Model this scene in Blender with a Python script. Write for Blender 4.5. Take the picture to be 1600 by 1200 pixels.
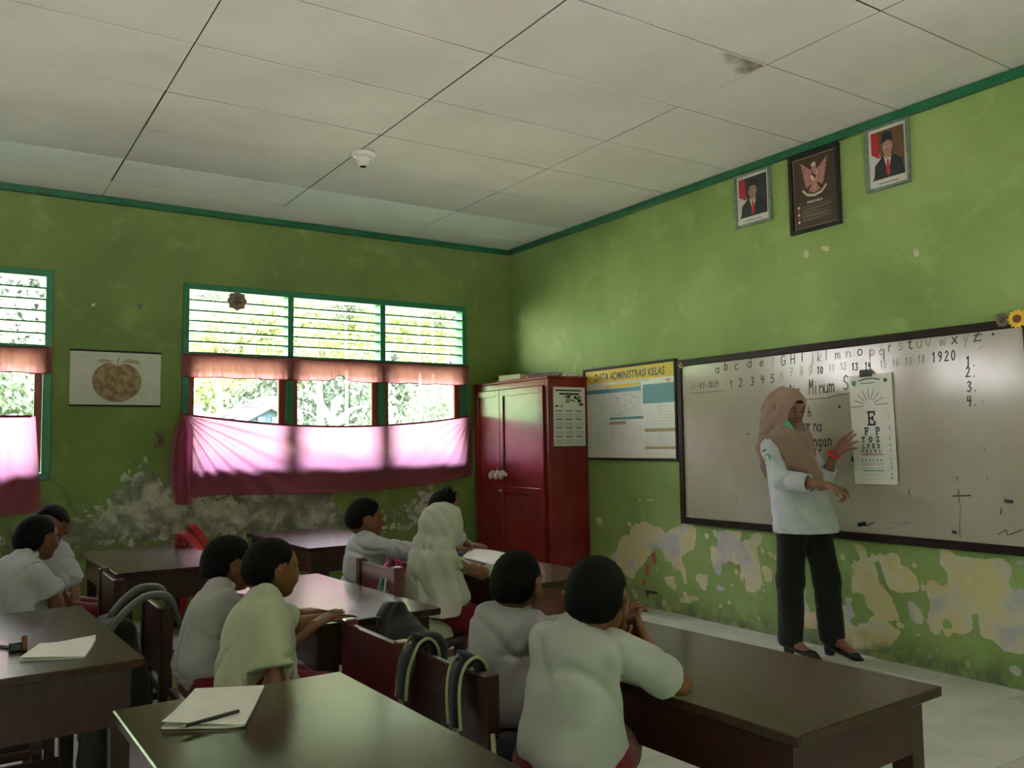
import bpy, bmesh, math, random
import numpy as np
from mathutils import Vector, Matrix, Euler

for o in list(bpy.data.objects): bpy.data.objects.remove(o)
SC = bpy.context.scene
COL = SC.collection

# ------------------------------------------------------------------ camera
H = 3.076                      # ceiling height; board wall is x=0, window wall is y=0
FPX = 1336.8
CAM = Vector((-4.4248, -6.7411, 1.2348))
_R = Vector((0.8355, -0.5493, -0.0136)); _U = Vector((-0.0272, -0.0662, 0.9974)); _F = Vector((0.5489, 0.8331, 0.0701))
cd = bpy.data.cameras.new('camera'); cam = bpy.data.objects.new('camera', cd); COL.objects.link(cam)
cd.sensor_width = 36; cd.lens = FPX / 1600 * 36; cd.clip_start = .05; cd.clip_end = 200
m3 = Matrix((_R, _U, -_F)).transposed().to_4x4(); m3.translation = CAM
cam.matrix_world = m3
SC.camera = cam

# ------------------------------------------------------------------ light
SC.view_settings.view_transform = 'Standard'; SC.view_settings.look = 'None'
SC.view_settings.gamma = 1; SC.view_settings.use_curve_mapping = False
SC.view_settings.exposure = 2.15
w = bpy.data.worlds.new('world'); SC.world = w; w.use_nodes = True
nt = w.node_tree; bg = nt.nodes['Background']
tc = nt.nodes.new('ShaderNodeTexCoord'); sx = nt.nodes.new('ShaderNodeSeparateXYZ')
cr = nt.nodes.new('ShaderNodeValToRGB')
nt.links.new(tc.outputs['Generated'], sx.inputs[0]); nt.links.new(sx.outputs['Z'], cr.inputs[0])
cr.color_ramp.elements[0].color = (1.0, .925, .975, 1); cr.color_ramp.elements[1].color = (.86, .83, 1, 1)
nt.links.new(cr.outputs[0], bg.inputs[0]); bg.inputs[1].default_value = 10.5
sd = bpy.data.lights.new('sun', 'SUN'); so = bpy.data.objects.new('sun', sd); COL.objects.link(so)
sd.energy = 18; sd.angle = math.radians(3); sd.color = (1, .90, .88)
so.rotation_euler = Vector((-.25, -.22, -1)).to_track_quat('-Z', 'Y').to_euler()   # high sun on the garden side
def portal(name, loc, rot, sx_, sy_):
    l = bpy.data.lights.new(name, 'AREA'); l.shape = 'RECTANGLE'; l.size = sx_; l.size_y = sy_
    l.cycles.is_portal = True
    o = bpy.data.objects.new(name, l); COL.objects.link(o); o.location = loc; o.rotation_euler = rot
portal('portal_window', (-1.72, .25, 1.78), (math.radians(-90), 0, 0), 2.5, 1.5)
portal('portal_window', (-5.05, .25, 1.78), (math.radians(-90), 0, 0), 2.5, 1.5)
portal('portal_window', (-3.75, -8.16, 1.50), (math.radians(90), 0, 0), 3.5, 1.7)
portal('portal_window', (-8.43, .25, 1.78), (math.radians(-90), 0, 0), 2.5, 1.5)
SC.cycles.max_bounces = 10; SC.cycles.diffuse_bounces = 6; SC.cycles.transparent_max_bounces = 12
SC.cycles.caustics_reflective = False; SC.cycles.caustics_refractive = False
SC.cycles.sample_clamp_indirect = 6

# ------------------------------------------------------------------ pixel -> wall helpers (real distances)
def ray(x, y): return _F + _R * ((x - 800) / FPX) - _U * ((y - 600) / FPX)
def onx(x, y, X=0.0): d = ray(x, y); return CAM + d * ((X - CAM.x) / d.x)
def ony(x, y, Y=0.0): d = ray(x, y); return CAM + d * ((Y - CAM.y) / d.y)
def onz(x, y, Z=0.0): d = ray(x, y); return CAM + d * ((Z - CAM.z) / d.z)

# ------------------------------------------------------------------ object helpers
def tag(o, label=None, cat=None, group=None, kind=None):
    if label: o['label'] = label
    if cat: o['category'] = cat
    if group: o['group'] = group
    if kind: o['kind'] = kind
    return o
def empty(name, loc=(0, 0, 0), rz=0.0):
    o = bpy.data.objects.new(name, None); COL.objects.link(o); o.location = loc; o.rotation_euler = (0, 0, rz)
    o.empty_display_size = .1
    return o
def link(name, me, mat=None, parent=None, smooth=False):
    if mat is not None and len(me.materials) == 0: me.materials.append(mat)
    o = bpy.data.objects.new(name, me); COL.objects.link(o)
    if parent is not None: o.parent = parent
    if smooth: me.polygons.foreach_set('use_smooth', [True] * len(me.polygons))
    return o
def smooth_path(pts, n=5):
    P = [Vector(p) for p in pts]; out = []
    for i in range(len(P) - 1):
        a, b, c, d = P[max(i - 1, 0)], P[i], P[i + 1], P[min(i + 2, len(P) - 1)]
        for k in range(n):
            t = k / n; out.append(.5 * ((2 * b) + (c - a) * t + (2 * a - 5 * b + 4 * c - d) * t * t + (3 * b - a - 3 * c + d) * t ** 3))
    return out + [P[-1]]
class MB:
    """collects shapes into one mesh"""
    def __init__(s): s.v = []; s.f = []
    def add(s, vs, fs):
        n = len(s.v); s.v += [tuple(v) for v in vs]; s.f += [tuple(i + n for i in f) for f in fs]; return s
    def box(s, x0, x1, y0, y1, z0, z1, b=0.0, M=None):
        if x0 > x1: x0, x1 = x1, x0
        if y0 > y1: y0, y1 = y1, y0
        if z0 > z1: z0, z1 = z1, z0
        if b <= 0:
            vs = [(x, y, z) for x in (x0, x1) for y in (y0, y1) for z in (z0, z1)]
            fs = [(0, 1, 3, 2), (4, 6, 7, 5), (0, 4, 5, 1), (2, 3, 7, 6), (0, 2, 6, 4), (1, 5, 7, 3)]
        else:
            bm = bmesh.new(); bmesh.ops.create_cube(bm, size=1)
            for v in bm.verts: v.co = Vector(((x0 + x1) / 2 + v.co.x * (x1 - x0), (y0 + y1) / 2 + v.co.y * (y1 - y0), (z0 + z1) / 2 + v.co.z * (z1 - z0)))
            bmesh.ops.bevel(bm, geom=bm.edges[:], offset=b, segments=1, affect='EDGES', profile=.5)
            bm.verts.index_update(); vs = [v.co.copy() for v in bm.verts]; fs = [[v.index for v in f.verts] for f in bm.faces]; bm.free()
        if M is not None: vs = [M @ Vector(v) for v in vs]
        return s.add(vs, fs)
    def tube(s, pts, r, n=8, r2=None, close=False, flat=None):
        """swept tube; r number or list; flat=(w,h) for a flat strap section with 'up' vector"""
        pts = [Vector(p) for p in pts]; N = len(pts)
        rs = r if isinstance(r, (list, tuple)) else [r] * N
        vs = []; prev = None
        for i, p in enumerate(pts):
            t = (pts[(i + 1) % N] - pts[i - 1]) if close else (pts[min(i + 1, N - 1)] - pts[max(i - 1, 0)])
            t.normalize()
            a = prev if prev is not None else (Vector((0, 0, 1)) if abs(t.z) < .9 else Vector((1, 0, 0)))
            if flat: a = Vector(flat[2])
            u = (a - t * a.dot(t)); u.normalize(); v = t.cross(u); prev = u
            for k in range(n):
                an = 2 * math.pi * (k + .5) / n
                if flat:
                    cx, cy = [(1, 1), (-1, 1), (-1, -1), (1, -1)][k]
                    vs.append(p + u * cx * flat[1] / 2 + v * cy * flat[0] / 2)
                else: vs.append(p + (u * math.cos(an) + v * math.sin(an)) * rs[i])
        fs = []
        for i in range(N if close else N - 1):
            j = (i + 1) % N
            for k in range(n): fs.append((i * n + k, i * n + (k + 1) % n, j * n + (k + 1) % n, j * n + k))
        if not close: fs += [tuple(range(n))[::-1], tuple(range((N - 1) * n, N * n))]
        return s.add(vs, fs)
    def strap(s, pts, w, h, up):
        pts = smooth_path(pts)
        return s.tube(pts, 1, n=4, flat=(w, h, up))
    def lathe(s, prof, c=(0, 0, 0), n=24):
        vs = []; fs = []
        for r, z in prof:
            for k in range(n): a = 2 * math.pi * k / n; vs.append((c[0] + r * math.cos(a), c[1] + r * math.sin(a), c[2] + z))
        for i in range(len(prof) - 1):
            for k in range(n): fs.append((i * n + k, i * n + (k + 1) % n, (i + 1) * n + (k + 1) % n, (i + 1) * n + k))
        fs += [tuple(range(n))[::-1], tuple(range((len(prof) - 1) * n, len(prof) * n))]
        return s.add(vs, fs)
    def prism(s, poly, fn, h):
        """2-D polygon (a,b) mapped by fn(a,b,depth) and thickened by h"""
        n = len(poly)
        vs = [fn(a, b, 0) for a, b in poly] + [fn(a, b, h) for a, b in poly]
        fs = [tuple(range(n)), tuple(range(2 * n - 1, n - 1, -1))] + [(i, n + i, n + (i + 1) % n, (i + 1) % n) for i in range(n)]
        return s.add(vs, fs)
    def xf(s, M): s.v = [tuple(M @ Vector(v)) for v in s.v]; return s
    def mesh(s, name='mesh', fix=True):
        me = bpy.data.meshes.new(name); me.from_pydata(s.v, [], s.f); 
        if fix:
            bm = bmesh.new(); bm.from_mesh(me); bmesh.ops.recalc_face_normals(bm, faces=bm.faces[:]); bm.to_mesh(me); bm.free()
        me.update(); return me
    def build(s, name, mat, parent=None, smooth=False): return link(name, s.mesh(name), mat, parent, smooth)

# ------------------------------------------------------------------ materials
def srgb(r, g, b): return tuple(((c / 255) / 12.92 if c / 255 <= .04045 else ((c / 255 + .055) / 1.055) ** 2.4) for c in (r, g, b))
def mat(name, col, rough=.5, var=.0, vscale=6.0, bump=0.0, bscale=60.0, spec=.5, col2=None, coat=0.0, metal=0.0, stretch=None, var_lo=.35, var_hi=.65, sss=0.0):
    m = bpy.data.materials.new(name); m.use_nodes = True; nt = m.node_tree; b = nt.nodes['Principled BSDF']
    b.inputs['Base Color'].default_value = (*col, 1); b.inputs['Roughness'].default_value = rough
    b.inputs['Specular IOR Level'].default_value = spec; b.inputs['Metallic'].default_value = metal
    if coat: b.inputs['Coat Weight'].default_value = coat; b.inputs['Coat Roughness'].default_value = .12
    t = nt.nodes.new('ShaderNodeTexCoord'); mp = nt.nodes.new('ShaderNodeMapping'); nt.links.new(t.outputs['Object'], mp.inputs[0])
    if stretch: mp.inputs['Scale'].default_value = stretch
    if var or col2:
        n = nt.nodes.new('ShaderNodeTexNoise'); n.inputs['Scale'].default_value = vscale; n.inputs['Detail'].default_value = 6
        nt.links.new(mp.outputs[0], n.inputs['Vector'])
        r = nt.nodes.new('ShaderNodeValToRGB'); r.color_ramp.elements[0].position = var_lo; r.color_ramp.elements[1].position = var_hi
        c2 = col2 if col2 else tuple(min(1, c * (1 + var)) for c in col)
        c1 = col if col2 else tuple(c * (1 - var) for c in col)
        r.color_ramp.elements[0].color = (*c1, 1); r.color_ramp.elements[1].color = (*c2, 1)
        nt.links.new(n.outputs[0], r.inputs[0]); nt.links.new(r.outputs[0], b.inputs['Base Color'])
    if bump:
        n2 = nt.nodes.new('ShaderNodeTexNoise'); n2.inputs['Scale'].default_value = bscale; n2.inputs['Detail'].default_value = 4
        nt.links.new(mp.outputs[0], n2.inputs['Vector'])
        bp = nt.nodes.new('ShaderNodeBump'); bp.inputs['Strength'].default_value = bump; bp.inputs['Distance'].default_value = .01
        nt.links.new(n2.outputs[0], bp.inputs['Height']); nt.links.new(bp.outputs[0], b.inputs['Normal'])
    return m
def weave(name, col, rough=.85, var=.06):
    m = mat(name, col, rough, var=var, vscale=9, bump=.25, bscale=420, spec=.2)
    m.node_tree.nodes['Principled BSDF'].inputs['Sheen Weight'].default_value = .15
    return m
M = {}
M['green_trim'] = mat('green_trim', (.012, .13, .06), .35, var=.15, vscale=8)
M['green_gloss'] = mat('green_gloss', (.02, .20, .095), .35, var=.15, vscale=12)
M['red_sash'] = mat('red_sash', (.26, .035, .03), .4, var=.15, vscale=10)
M['desk'] = mat('desk_varnish', (.034, .012, .009), .36, col2=(.050, .019, .014), vscale=7, stretch=(8, 1, 1), bump=.10, bscale=25, spec=.35, coat=.12)
M['desk_top'] = mat('desk_top_varnish', (.034, .014, .009), .24, col2=(.050, .021, .014), vscale=5, stretch=(6, 1, 1), bump=.08, bscale=10, spec=.3, coat=.22)
M['desk_red'] = mat('desk_red_varnish', (.075, .012, .012), .3, col2=(.13, .024, .022), vscale=7, stretch=(1, 1, 6), bump=.1, bscale=25, spec=.6, coat=.4)
M['bare_wood'] = mat('bare_wood', (.30, .19, .11), .6, col2=(.45, .31, .2), vscale=14, bump=.2)
M['ceil'] = mat('ceiling_panel', (.66, .635, .60), .8, col2=(.73, .71, .68), vscale=2.2, bump=.05, bscale=30, spec=.2)
M['ceil_bright'] = mat('bright_strip_panel', (.92, .90, .89), .5, var=.03, vscale=3, spec=.3)  # bright ceiling strip by the windows put into the colour of these panels
M['dark'] = mat('dark_gap', (.03, .028, .025), .9, var=.1)
M['tile'] = mat('floor_tile', (.60, .60, .56), .16, col2=(.70, .70, .67), vscale=3, spec=.5)
M['grout'] = mat('grout', (.12, .115, .10), .9, var=.2, vscale=20)
M['white_board'] = mat('whiteboard_skin', (.44, .385, .33), .13, col2=(.52, .475, .41), vscale=2.5, bump=.08, bscale=2.0, spec=.38)
M['dark_frame'] = mat('dark_wood_frame', (.020, .010, .009), .5, var=.25, vscale=20, spec=.2)
M['ink'] = mat('marker_ink', (.02, .018, .018), .5, var=.1)
M['ink_faint'] = mat('marker_ink_faint', (.24, .21, .18), .5, var=.2, vscale=30)
M['paper'] = mat('paper', (.66, .65, .60), .7, var=.05, vscale=12, bump=.1, bscale=20)
M['paper_white'] = mat('paper_white', (.74, .73, .68), .45, var=.04, vscale=8)
M['black'] = mat('black_plastic', (.012, .012, .013), .4, var=.1)
M['cab_red'] = mat('cabinet_red', (.17, .010, .015), .25, col2=(.23, .022, .026), vscale=3.5, bump=.06, bscale=12, spec=.45, coat=.25)
M['plastic_red'] = mat('plastic_red', (.45, .012, .02), .3, var=.1)
M['white_plastic'] = mat('white_plastic', (.72, .70, .66), .35, var=.05)
M['skin'] = mat('skin', (.155, .060, .030), .55, col2=(.20, .080, .042), vscale=14, bump=.05, bscale=90, spec=.4)
M['skin_t'] = mat('skin_light', (.25, .118, .075), .5, col2=(.30, .15, .10), vscale=12, bump=.04, bscale=90, spec=.4)
M['hair'] = mat('hair', (.0035, .003, .003), .75, var=.4, vscale=60, bump=.6, bscale=160, spec=.12)
M['hair_cap'] = M['hair']
M['hair_short'] = mat('hair_short', (.0065, .0045, .004), .8, var=.4, vscale=80, bump=.6, bscale=260, spec=.12)
M['shirt'] = weave('shirt_white', (.365, .36, .35))
M['shirt_cool'] = weave('shirt_cool_white', (.45, .44, .485))
M['shirt_cream'] = weave('shirt_cream', (.385, .39, .285))
M['shirt_grey'] = weave('shirt_grey', (.31, .30, .30))
M['maroon'] = weave('maroon_cloth', (.13, .006, .018))
M['hijab_w'] = weave('hijab_cream', (.47, .46, .415))
M['hijab_t'] = weave('hijab_taupe', (.36, .235, .195))
M['trouser'] = weave('trouser_black', (.008, .009, .009))
M['blouse'] = weave('blouse_white', (.66, .66, .78))
M['shoe'] = mat('shoe_black', (.008, .008, .009), .2, var=.1)
M['eye_w'] = mat('eye_white', (.30, .28, .26), .5, var=.02)
M['lip'] = mat('lip', (.20, .05, .045), .45, var=.1)
M['red_band'] = mat('red_band', (.75, .01, .012), .4, var=.05)
M['mask_green'] = weave('mask_green', (.10, .50, .38))
# ================================================================== SETTING
rnd = random.Random(4)
X1, Y1 = -10.4, -8.1            # far corners of the room
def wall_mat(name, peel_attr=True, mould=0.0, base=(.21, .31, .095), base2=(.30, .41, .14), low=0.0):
    m = bpy.data.materials.new(name); m.use_nodes = True; nt = m.node_tree; L = nt.links.new
    b = nt.nodes['Principled BSDF']; b.inputs['Roughness'].default_value = .62; b.inputs['Specular IOR Level'].default_value = .3
    g = nt.nodes.new('ShaderNodeNewGeometry')
    def noise(sc, det=6, off=(0, 0, 0), dist=0):
        mp = nt.nodes.new('ShaderNodeMapping'); mp.inputs['Location'].default_value = off; L(g.outputs['Position'], mp.inputs[0])
        n = nt.nodes.new('ShaderNodeTexNoise'); n.inputs['Scale'].default_value = sc; n.inputs['Detail'].default_value = det
        n.inputs['Distortion'].default_value = dist; L(mp.outputs[0], n.inputs['Vector']); return n.outputs[0]
    def ramp(f, stops):
        r = nt.nodes.new('ShaderNodeValToRGB'); e = r.color_ramp.elements
        while len(e) < len(stops): e.new(.5)
        for i, (p, c) in enumerate(stops): e[i].position = p; e[i].color = (*c, 1) if len(c) == 3 else c
        L(f, r.inputs[0]); return r.outputs[0]
    def mix(f, a, c):
        n = nt.nodes.new('ShaderNodeMix'); n.data_type = 'RGBA'; L(f, n.inputs[0]); L(a, n.inputs[6]); L(c, n.inputs[7]); return n.outputs[2]
    def math_(op, a, c=None, v=None):
        n = nt.nodes.new('ShaderNodeMath'); n.operation = op
        L(a, n.inputs[0]) if not isinstance(a, (int, float)) else setattr(n.inputs[0], 'default_value', a)
        if c is not None: L(c, n.inputs[1])
        if v is not None: n.inputs[1].default_value = v
        return n.outputs[0]
    W = (1, 1, 1); K = (0, 0, 0)
    paint = ramp(noise(1.6, 5), [(.32, base), (.68, base2)])
    worn = ramp(noise(5.5, 8, (3, 7, 1), .6), [(.56, K), (.70, W)])
    light = ramp(noise(30, 2), [(0, tuple(min(1, c * 1.25 + .05) for c in base2)), (1, tuple(min(1, c * 1.15 + .03) for c in base2))])
    wf = math_('MULTIPLY', worn, v=.4)
    col = mix(wf, paint, light)
    at = nt.nodes.new('ShaderNodeAttribute'); at.attribute_name = 'peel'
    f = math_('ADD', at.outputs['Fac'], math_('MULTIPLY', math_('SUBTRACT', noise(16, 8, (1, 2, 3)), v=.5), v=1.1))
    peel = ramp(f, [(.47, K), (.52, W)])
    under = ramp(noise(4.5, 5, (9, 1, 4), .4), [(.36, (.46, .44, .47)), (.45, (.60, .55, .42)), (.58, (.62, .53, .25)), (.70, (.66, .60, .50))]) if mould == 0 else \
            ramp(noise(7.5, 7, (2, 5, 4), .5), [(.34, (.15, .145, .13)), (.45, (.30, .29, .265)), (.54, (.54, .52, .45)), (.7, (.66, .64, .56))])
    col = mix(peel, col, under)
    at2 = nt.nodes.new('ShaderNodeAttribute'); at2.attribute_name = 'grime'
    gf = math_('MULTIPLY', at2.outputs['Fac'], ramp(noise(11, 8, (5, 5, 5)), [(.35, K), (.62, W)]))
    gr = nt.nodes.new('ShaderNodeRGB'); gr.outputs[0].default_value = (.11, .11, .08, 1)
    col = mix(gf, col, gr.outputs[0])
    L(col, b.inputs['Base Color'])
    bp = nt.nodes.new('ShaderNodeBump'); bp.inputs['Strength'].default_value = .5; bp.inputs['Distance'].default_value = .004
    hgt = math_('SUBTRACT', math_('MULTIPLY', noise(40, 4), v=.25), peel)
    L(hgt, bp.inputs['Height']); L(bp.outputs[0], b.inputs['Normal'])
    return m
def inpoly(px, py, poly):
    n = len(poly); r = np.zeros(px.shape, bool); j = n - 1
    for i in range(n):
        xi, yi = poly[i]; xj, yj = poly[j]
        if yi != yj:
            c = ((yi > py) != (yj > py)) & (px < (xj - xi) * (py - yi) / (yj - yi) + xi); r ^= c
        j = i
    return r
def smooth2(a, k=2):
    for _ in range(k):
        p = np.pad(a, 1, mode='edge'); a = (p[:-2, 1:-1] + p[2:, 1:-1] + p[1:-1, :-2] + p[1:-1, 2:] + p[1:-1, 1:-1] * 2) / 6
    return a
def grid_wall(name, axis, u0, u1, z0, z1, step, peelf, grimef, mat_, parent=None):
    """painted plaster face with a per-vertex wear map (flaked paint has its own shape)"""
    nu = int((u1 - u0) / step) + 1; nz = int((z1 - z0) / step) + 1
    u = np.linspace(u0, u1, nu); z = np.linspace(z0, z1, nz); U, Z = np.meshgrid(u, z, indexing='ij')
    pe = peelf(U, Z).astype(float); gm = grimef(U, Z)
    co = np.zeros((nu * nz, 3)); co[:, 1 - axis] = U.ravel(); co[:, 2] = Z.ravel(); co[:, axis] = 0
    idx = np.arange(nu * nz).reshape(nu, nz)
    q = np.stack([idx[:-1, :-1], idx[1:, :-1], idx[1:, 1:], idx[:-1, 1:]], -1).reshape(-1, 4)
    me = bpy.data.meshes.new(name); me.from_pydata(co.tolist(), [], q.tolist())
    for nm, arr in (('peel', pe), ('grime', gm)):
        a = me.attributes.new(nm, 'FLOAT', 'POINT'); a.data.foreach_set('value', arr.ravel().astype(np.float32))
    me.update(); return link(name, me, mat_, parent)
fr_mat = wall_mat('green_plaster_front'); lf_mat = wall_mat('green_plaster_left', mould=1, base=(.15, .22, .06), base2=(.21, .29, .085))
pl_mat = wall_mat('green_plaster_plain')
C7 = lambda pts: [tuple(onx(900 + a / 4.446, 780 + b / 4.446)[1:3]) for a, b in pts]
C8 = lambda pts: [tuple(onx(1250 + a / 4.0, 800 + b / 4.0)[1:3]) for a, b in pts]
PEEL = [C7(p) for p in [
 [(380,200),(430,165),(490,150),(520,180),(560,195),(605,200),(615,245),(650,215),(730,175),(830,185),(835,260),(825,330),(780,380),(745,385),(735,420),(760,490),(775,590),(745,590),(730,500),(680,485),(660,440),(620,430),(600,370),(580,310),(555,320),(520,370),(490,410),(440,480),(400,560),(340,530),(270,430),(210,415),(280,360),(310,260),(380,240)],
 [(990,215),(1135,220),(1140,330),(1165,280),(1200,290),(1240,235),(1300,235),(1300,290),(1270,310),(1255,370),(1275,450),(1290,570),(1280,640),(1180,650),(1170,560),(1150,460),(1090,440),(1020,440),(1000,540),(970,530),(935,410),(935,320),(980,340)],
 [(830,520),(920,525),(905,655),(870,620),(835,570)], [(600,540),(690,530),(700,640),(650,610)], [(715,690),(840,670),(860,690),(780,730),(715,715)],
 [(970,610),(1000,590),(1035,610),(1030,650),(990,640)], [(1285,450),(1375,490),(1350,600),(1310,560)], [(385,-5),(620,-5),(500,22)],
 [(130,130),(180,130),(195,170),(160,180)], [(400,650),(440,650),(430,690),(395,690)], [(1270,650),(1300,650),(1290,700)]]] + [C8(p) for p in [
 [(330,200),(400,195),(425,290),(480,360),(500,440),(560,520),(600,590),(630,680),(560,680),(430,610),(400,520),(320,490),(315,420),(330,330),(385,290)],
 [(475,235),(510,270),(560,255),(620,255),(640,330),(690,370),(740,400),(750,500),(620,510),(560,480),(520,400),(490,300)],
 [(-120,560),(-60,480),(0,380),(20,420),(60,640),(200,560),(280,580),(300,530),(330,620),(380,650),(300,680),(260,690),(300,730),(380,700),(430,680),(440,640),(520,660),(570,720),(650,750),(600,800),(520,860),(400,870),(300,860),(230,760),(100,740),(0,720)],
 [(880,230),(930,230),(1000,290),(1110,300),(1140,420),(1120,520),(1130,600),(1080,640),(1075,740),(1020,785),(960,750),(950,670),(890,660),(885,740),(850,770),(810,730),(790,640),(820,590),(790,500),(790,430),(840,420),(890,480),(930,400),(910,350),(870,350)],
 [(680,560),(700,540),(760,620),(770,690),(730,715),(690,680)],
 [(1120,300),(1260,280),(1320,350),(1310,470),(1400,480),(1700,500),(1800,900),(1270,880),(1230,820),(1130,780),(1110,700),(1130,600)],
 [(225,265),(260,275),(250,295)], [(770,265),(810,290),(790,310)], [(1340,300),(1400,285),(1400,350),(1350,340)], [(290,210),(310,215),(300,250)]]]
def peel_front(U, Z):
    a = np.zeros(U.shape)
    for p in PEEL: a = np.maximum(a, inpoly(U, Z, p))
    a = smooth2(a, 2) * .92 + .02
    r = np.random.RandomState(3)
    for _ in range(150):       # scattered flakes between the big patches
        cy, cz, rr = r.uniform(-6, -1.6), r.uniform(.05, .62), r.uniform(.008, .028)
        a = np.maximum(a, np.clip(1 - np.hypot(U - cy, Z - cz) / rr / 2, 0, 1) * .9)
    for p in [(1260,398),(1290,388),(1432,395),(1238,238)]:
        q = onx(*p); a = np.maximum(a, (np.hypot(U - q.y, Z - q.z) < .022) * 1.0)
    return a
def grime_front(U, Z): return np.clip(1 - Z / .16, 0, 1) * .95
wf = grid_wall('wall_front', 0, Y1, 0, 0, H, .016, peel_front, grime_front, fr_mat); tag(wf, kind='structure')
def peel_left(U, Z):
    top = .97 + .17 * np.sin(U * 2.1 + 1) + .12 * np.sin(U * 5.3) + .05 * np.sin(U * 13)
    top = top + np.clip(-.25 - U, -.3, 0) * 0
    a = np.clip((top - Z) * 1.5 + .30, 0, .66) * np.clip((Z - .25) * 2.4, .0, 1)
    a = a * np.clip((-.25 - U) * 2.0, .25, 1)
    for p in [(147,476),(218,479)]:
        q = ony(*p); a = np.maximum(a, (np.hypot(U - q.x, Z - q.z) < .018) * 1.0)
    return a
def grime_left(U, Z): return np.clip(1 - np.abs(Z - .62) / .35, 0, 1) * .8 * np.clip((-1.5 - U) * 1.0, .2, 1)
# the window wall is laid in strips round its openings
WZ0, WZ1 = 1.03, 2.497
WINS = [(-2.965, -.478), (-6.32, -3.833), (-9.675, -7.188)]
wl = empty('wall_left'); tag(wl, kind='structure')
xs = [0, -.478, -2.965, -3.833, -6.32, X1]
segs = [(xs[1], 0, 0, H), (xs[3], xs[2], 0, H), (-7.188, xs[4], 0, H), (X1, -9.675, 0, H)]
for a, b in WINS: segs += [(a, b, 0, WZ0), (a, b, WZ1, H)]
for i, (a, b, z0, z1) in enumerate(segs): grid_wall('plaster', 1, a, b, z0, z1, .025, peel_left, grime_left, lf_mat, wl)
T = .14                        # wall thickness with reveals
mb = MB()
mb.box(.02, .16, Y1 - .2, .2, 0, H + .15)
for a, b in [(xs[1], .16), (xs[3], xs[2]), (-7.188, xs[4]), (X1 - .2, -9.675)]: mb.box(a, b, .004, T, 0, H)
for a, b in WINS: mb.box(a, b, .004, T, 0, WZ0 - .001); mb.box(a, b, .004, T, WZ1 + .001, H)
tag(mb.build('wall_core', pl_mat), kind='structure'); 
# wall_right (behind the camera side) with an unseen window opening sized for fill light; wall_back
mb = MB()
for a, b, z0, z1 in [(X1 - .2, -5.5, 0, H), (-5.5, -2.0, 2.45, H), (-5.5, -2.0, 0, .55), (-2.0, .0, 0, H)]:
    mb.box(a, b, Y1 - .14, Y1, z0, z1)
tag(mb.build('wall_right', pl_mat), kind='structure')
tag(MB().box(X1 - .2, X1, Y1 - .1, .14, 0, H).build('wall_back', pl_mat), kind='structure')

for i_, (pts_, m_) in enumerate([([(1017,866),(1023,862),(1026,880),(1022,884)], 'r'), ([(1008,882),(1014,880),(1014,900),(1008,900)], 'r'), ([(1004,908),(1008,904),(1010,914),(1004,916)], 'r'), ([(1008,922),(1028,925),(1026,928),(1014,927),(1013,934),(1010,930)], 'k')]):
    P_ = [onx(*q, -.0005) for q in pts_]
    MB().prism([(p.y, p.z) for p in P_], lambda a, b, d: Vector((-.0006 - d, a, b)), .0006).build('paint_mark', mat('mark_' + m_, (.50, .10, .07) if m_ == 'r' else (.05, .05, .04), .6, var=.2, vscale=40), wf)
# ---- floor tiles, each one a piece
fl = empty('floor'); tag(fl, kind='structure')
MB().box(X1 - .2, .16, Y1 - .2, .14, -.05, -.013).build('screed', M['grout'], fl)
tl = MB().box(-.2020, .2020, -.2030, .2030, -.012, 0, b=.0015).mesh('tile'); tl.materials.append(M['tile'])
tl_half = MB().box(-.2020, .014, -.2030, .2030, -.012, 0, b=.0015).mesh('tile'); tl_half.materials.append(M['tile'])
n = 0
for i in range(0, 12):
    for j in range(0, 19):
        x = -.23 + .2055 - .408 * (i) ; y = -.26 - .41 * j
        if i == 0: x = -.1145
        else: x = -.23 - .2055 - .408 * (i - 1)
        if y < Y1 + .1 or x < X1: continue
        me = tl
        if i == 0:
            me = bpy.data.meshes.get('tile_border')
            if me is None:
                me = MB().box(-.1125, .1115, -.2030, .2030, -.012, 0, b=.0015).mesh('tile_border'); me.name = 'tile_border'; me.materials.append(M['tile'])
        o = link('tile', me, None, fl); o.location = (x, y, rnd.uniform(-.0006, .0006)); n += 1
tag(MB().box(X1, -.23 - .408 * 11, Y1, 0, -.012, 0).build('tile_field', M['tile'], fl), kind='stuff')

# ---- ceiling of board panels
ce = empty('ceiling'); tag(ce, kind='structure')
MB().box(X1 - .2, .16, Y1 - .2, .2, H + .006, H + .12).build('ceiling_backing', M['dark'], ce)
cxs = [0, -1.1135, -2.3247, -3.536, -4.747, -5.958, -7.17, -8.38, -9.59, X1]
cys = [0, -.42, -.943] + [-.943 - .6175 * k for k in range(1, 12)] + [Y1]
cys = [c for c in cys if c >= Y1]
st = mat('stained_panel', (.20, .13, .08), .8, col2=(.66, .62, .56), vscale=2.0, var_lo=.30, var_hi=.52)
for i in range(len(cxs) - 1):
    for j in range(len(cys) - 1):
        x0, x1, y0, y1 = cxs[i + 1], cxs[i], cys[j + 1], cys[j]
        g_ = .0022 + rnd.random() * .0032; dz = rnd.uniform(-.002, .002)
        if j == 0: g_ = .0020
        q = MB().box(x0 + g_, x1 - g_, y0 + g_, y1 - g_, H + dz * .4, H + .0022 + dz * .4).build('ceiling_panel', M['ceil_bright'] if j < 2 else M['ceil'], ce)
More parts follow.
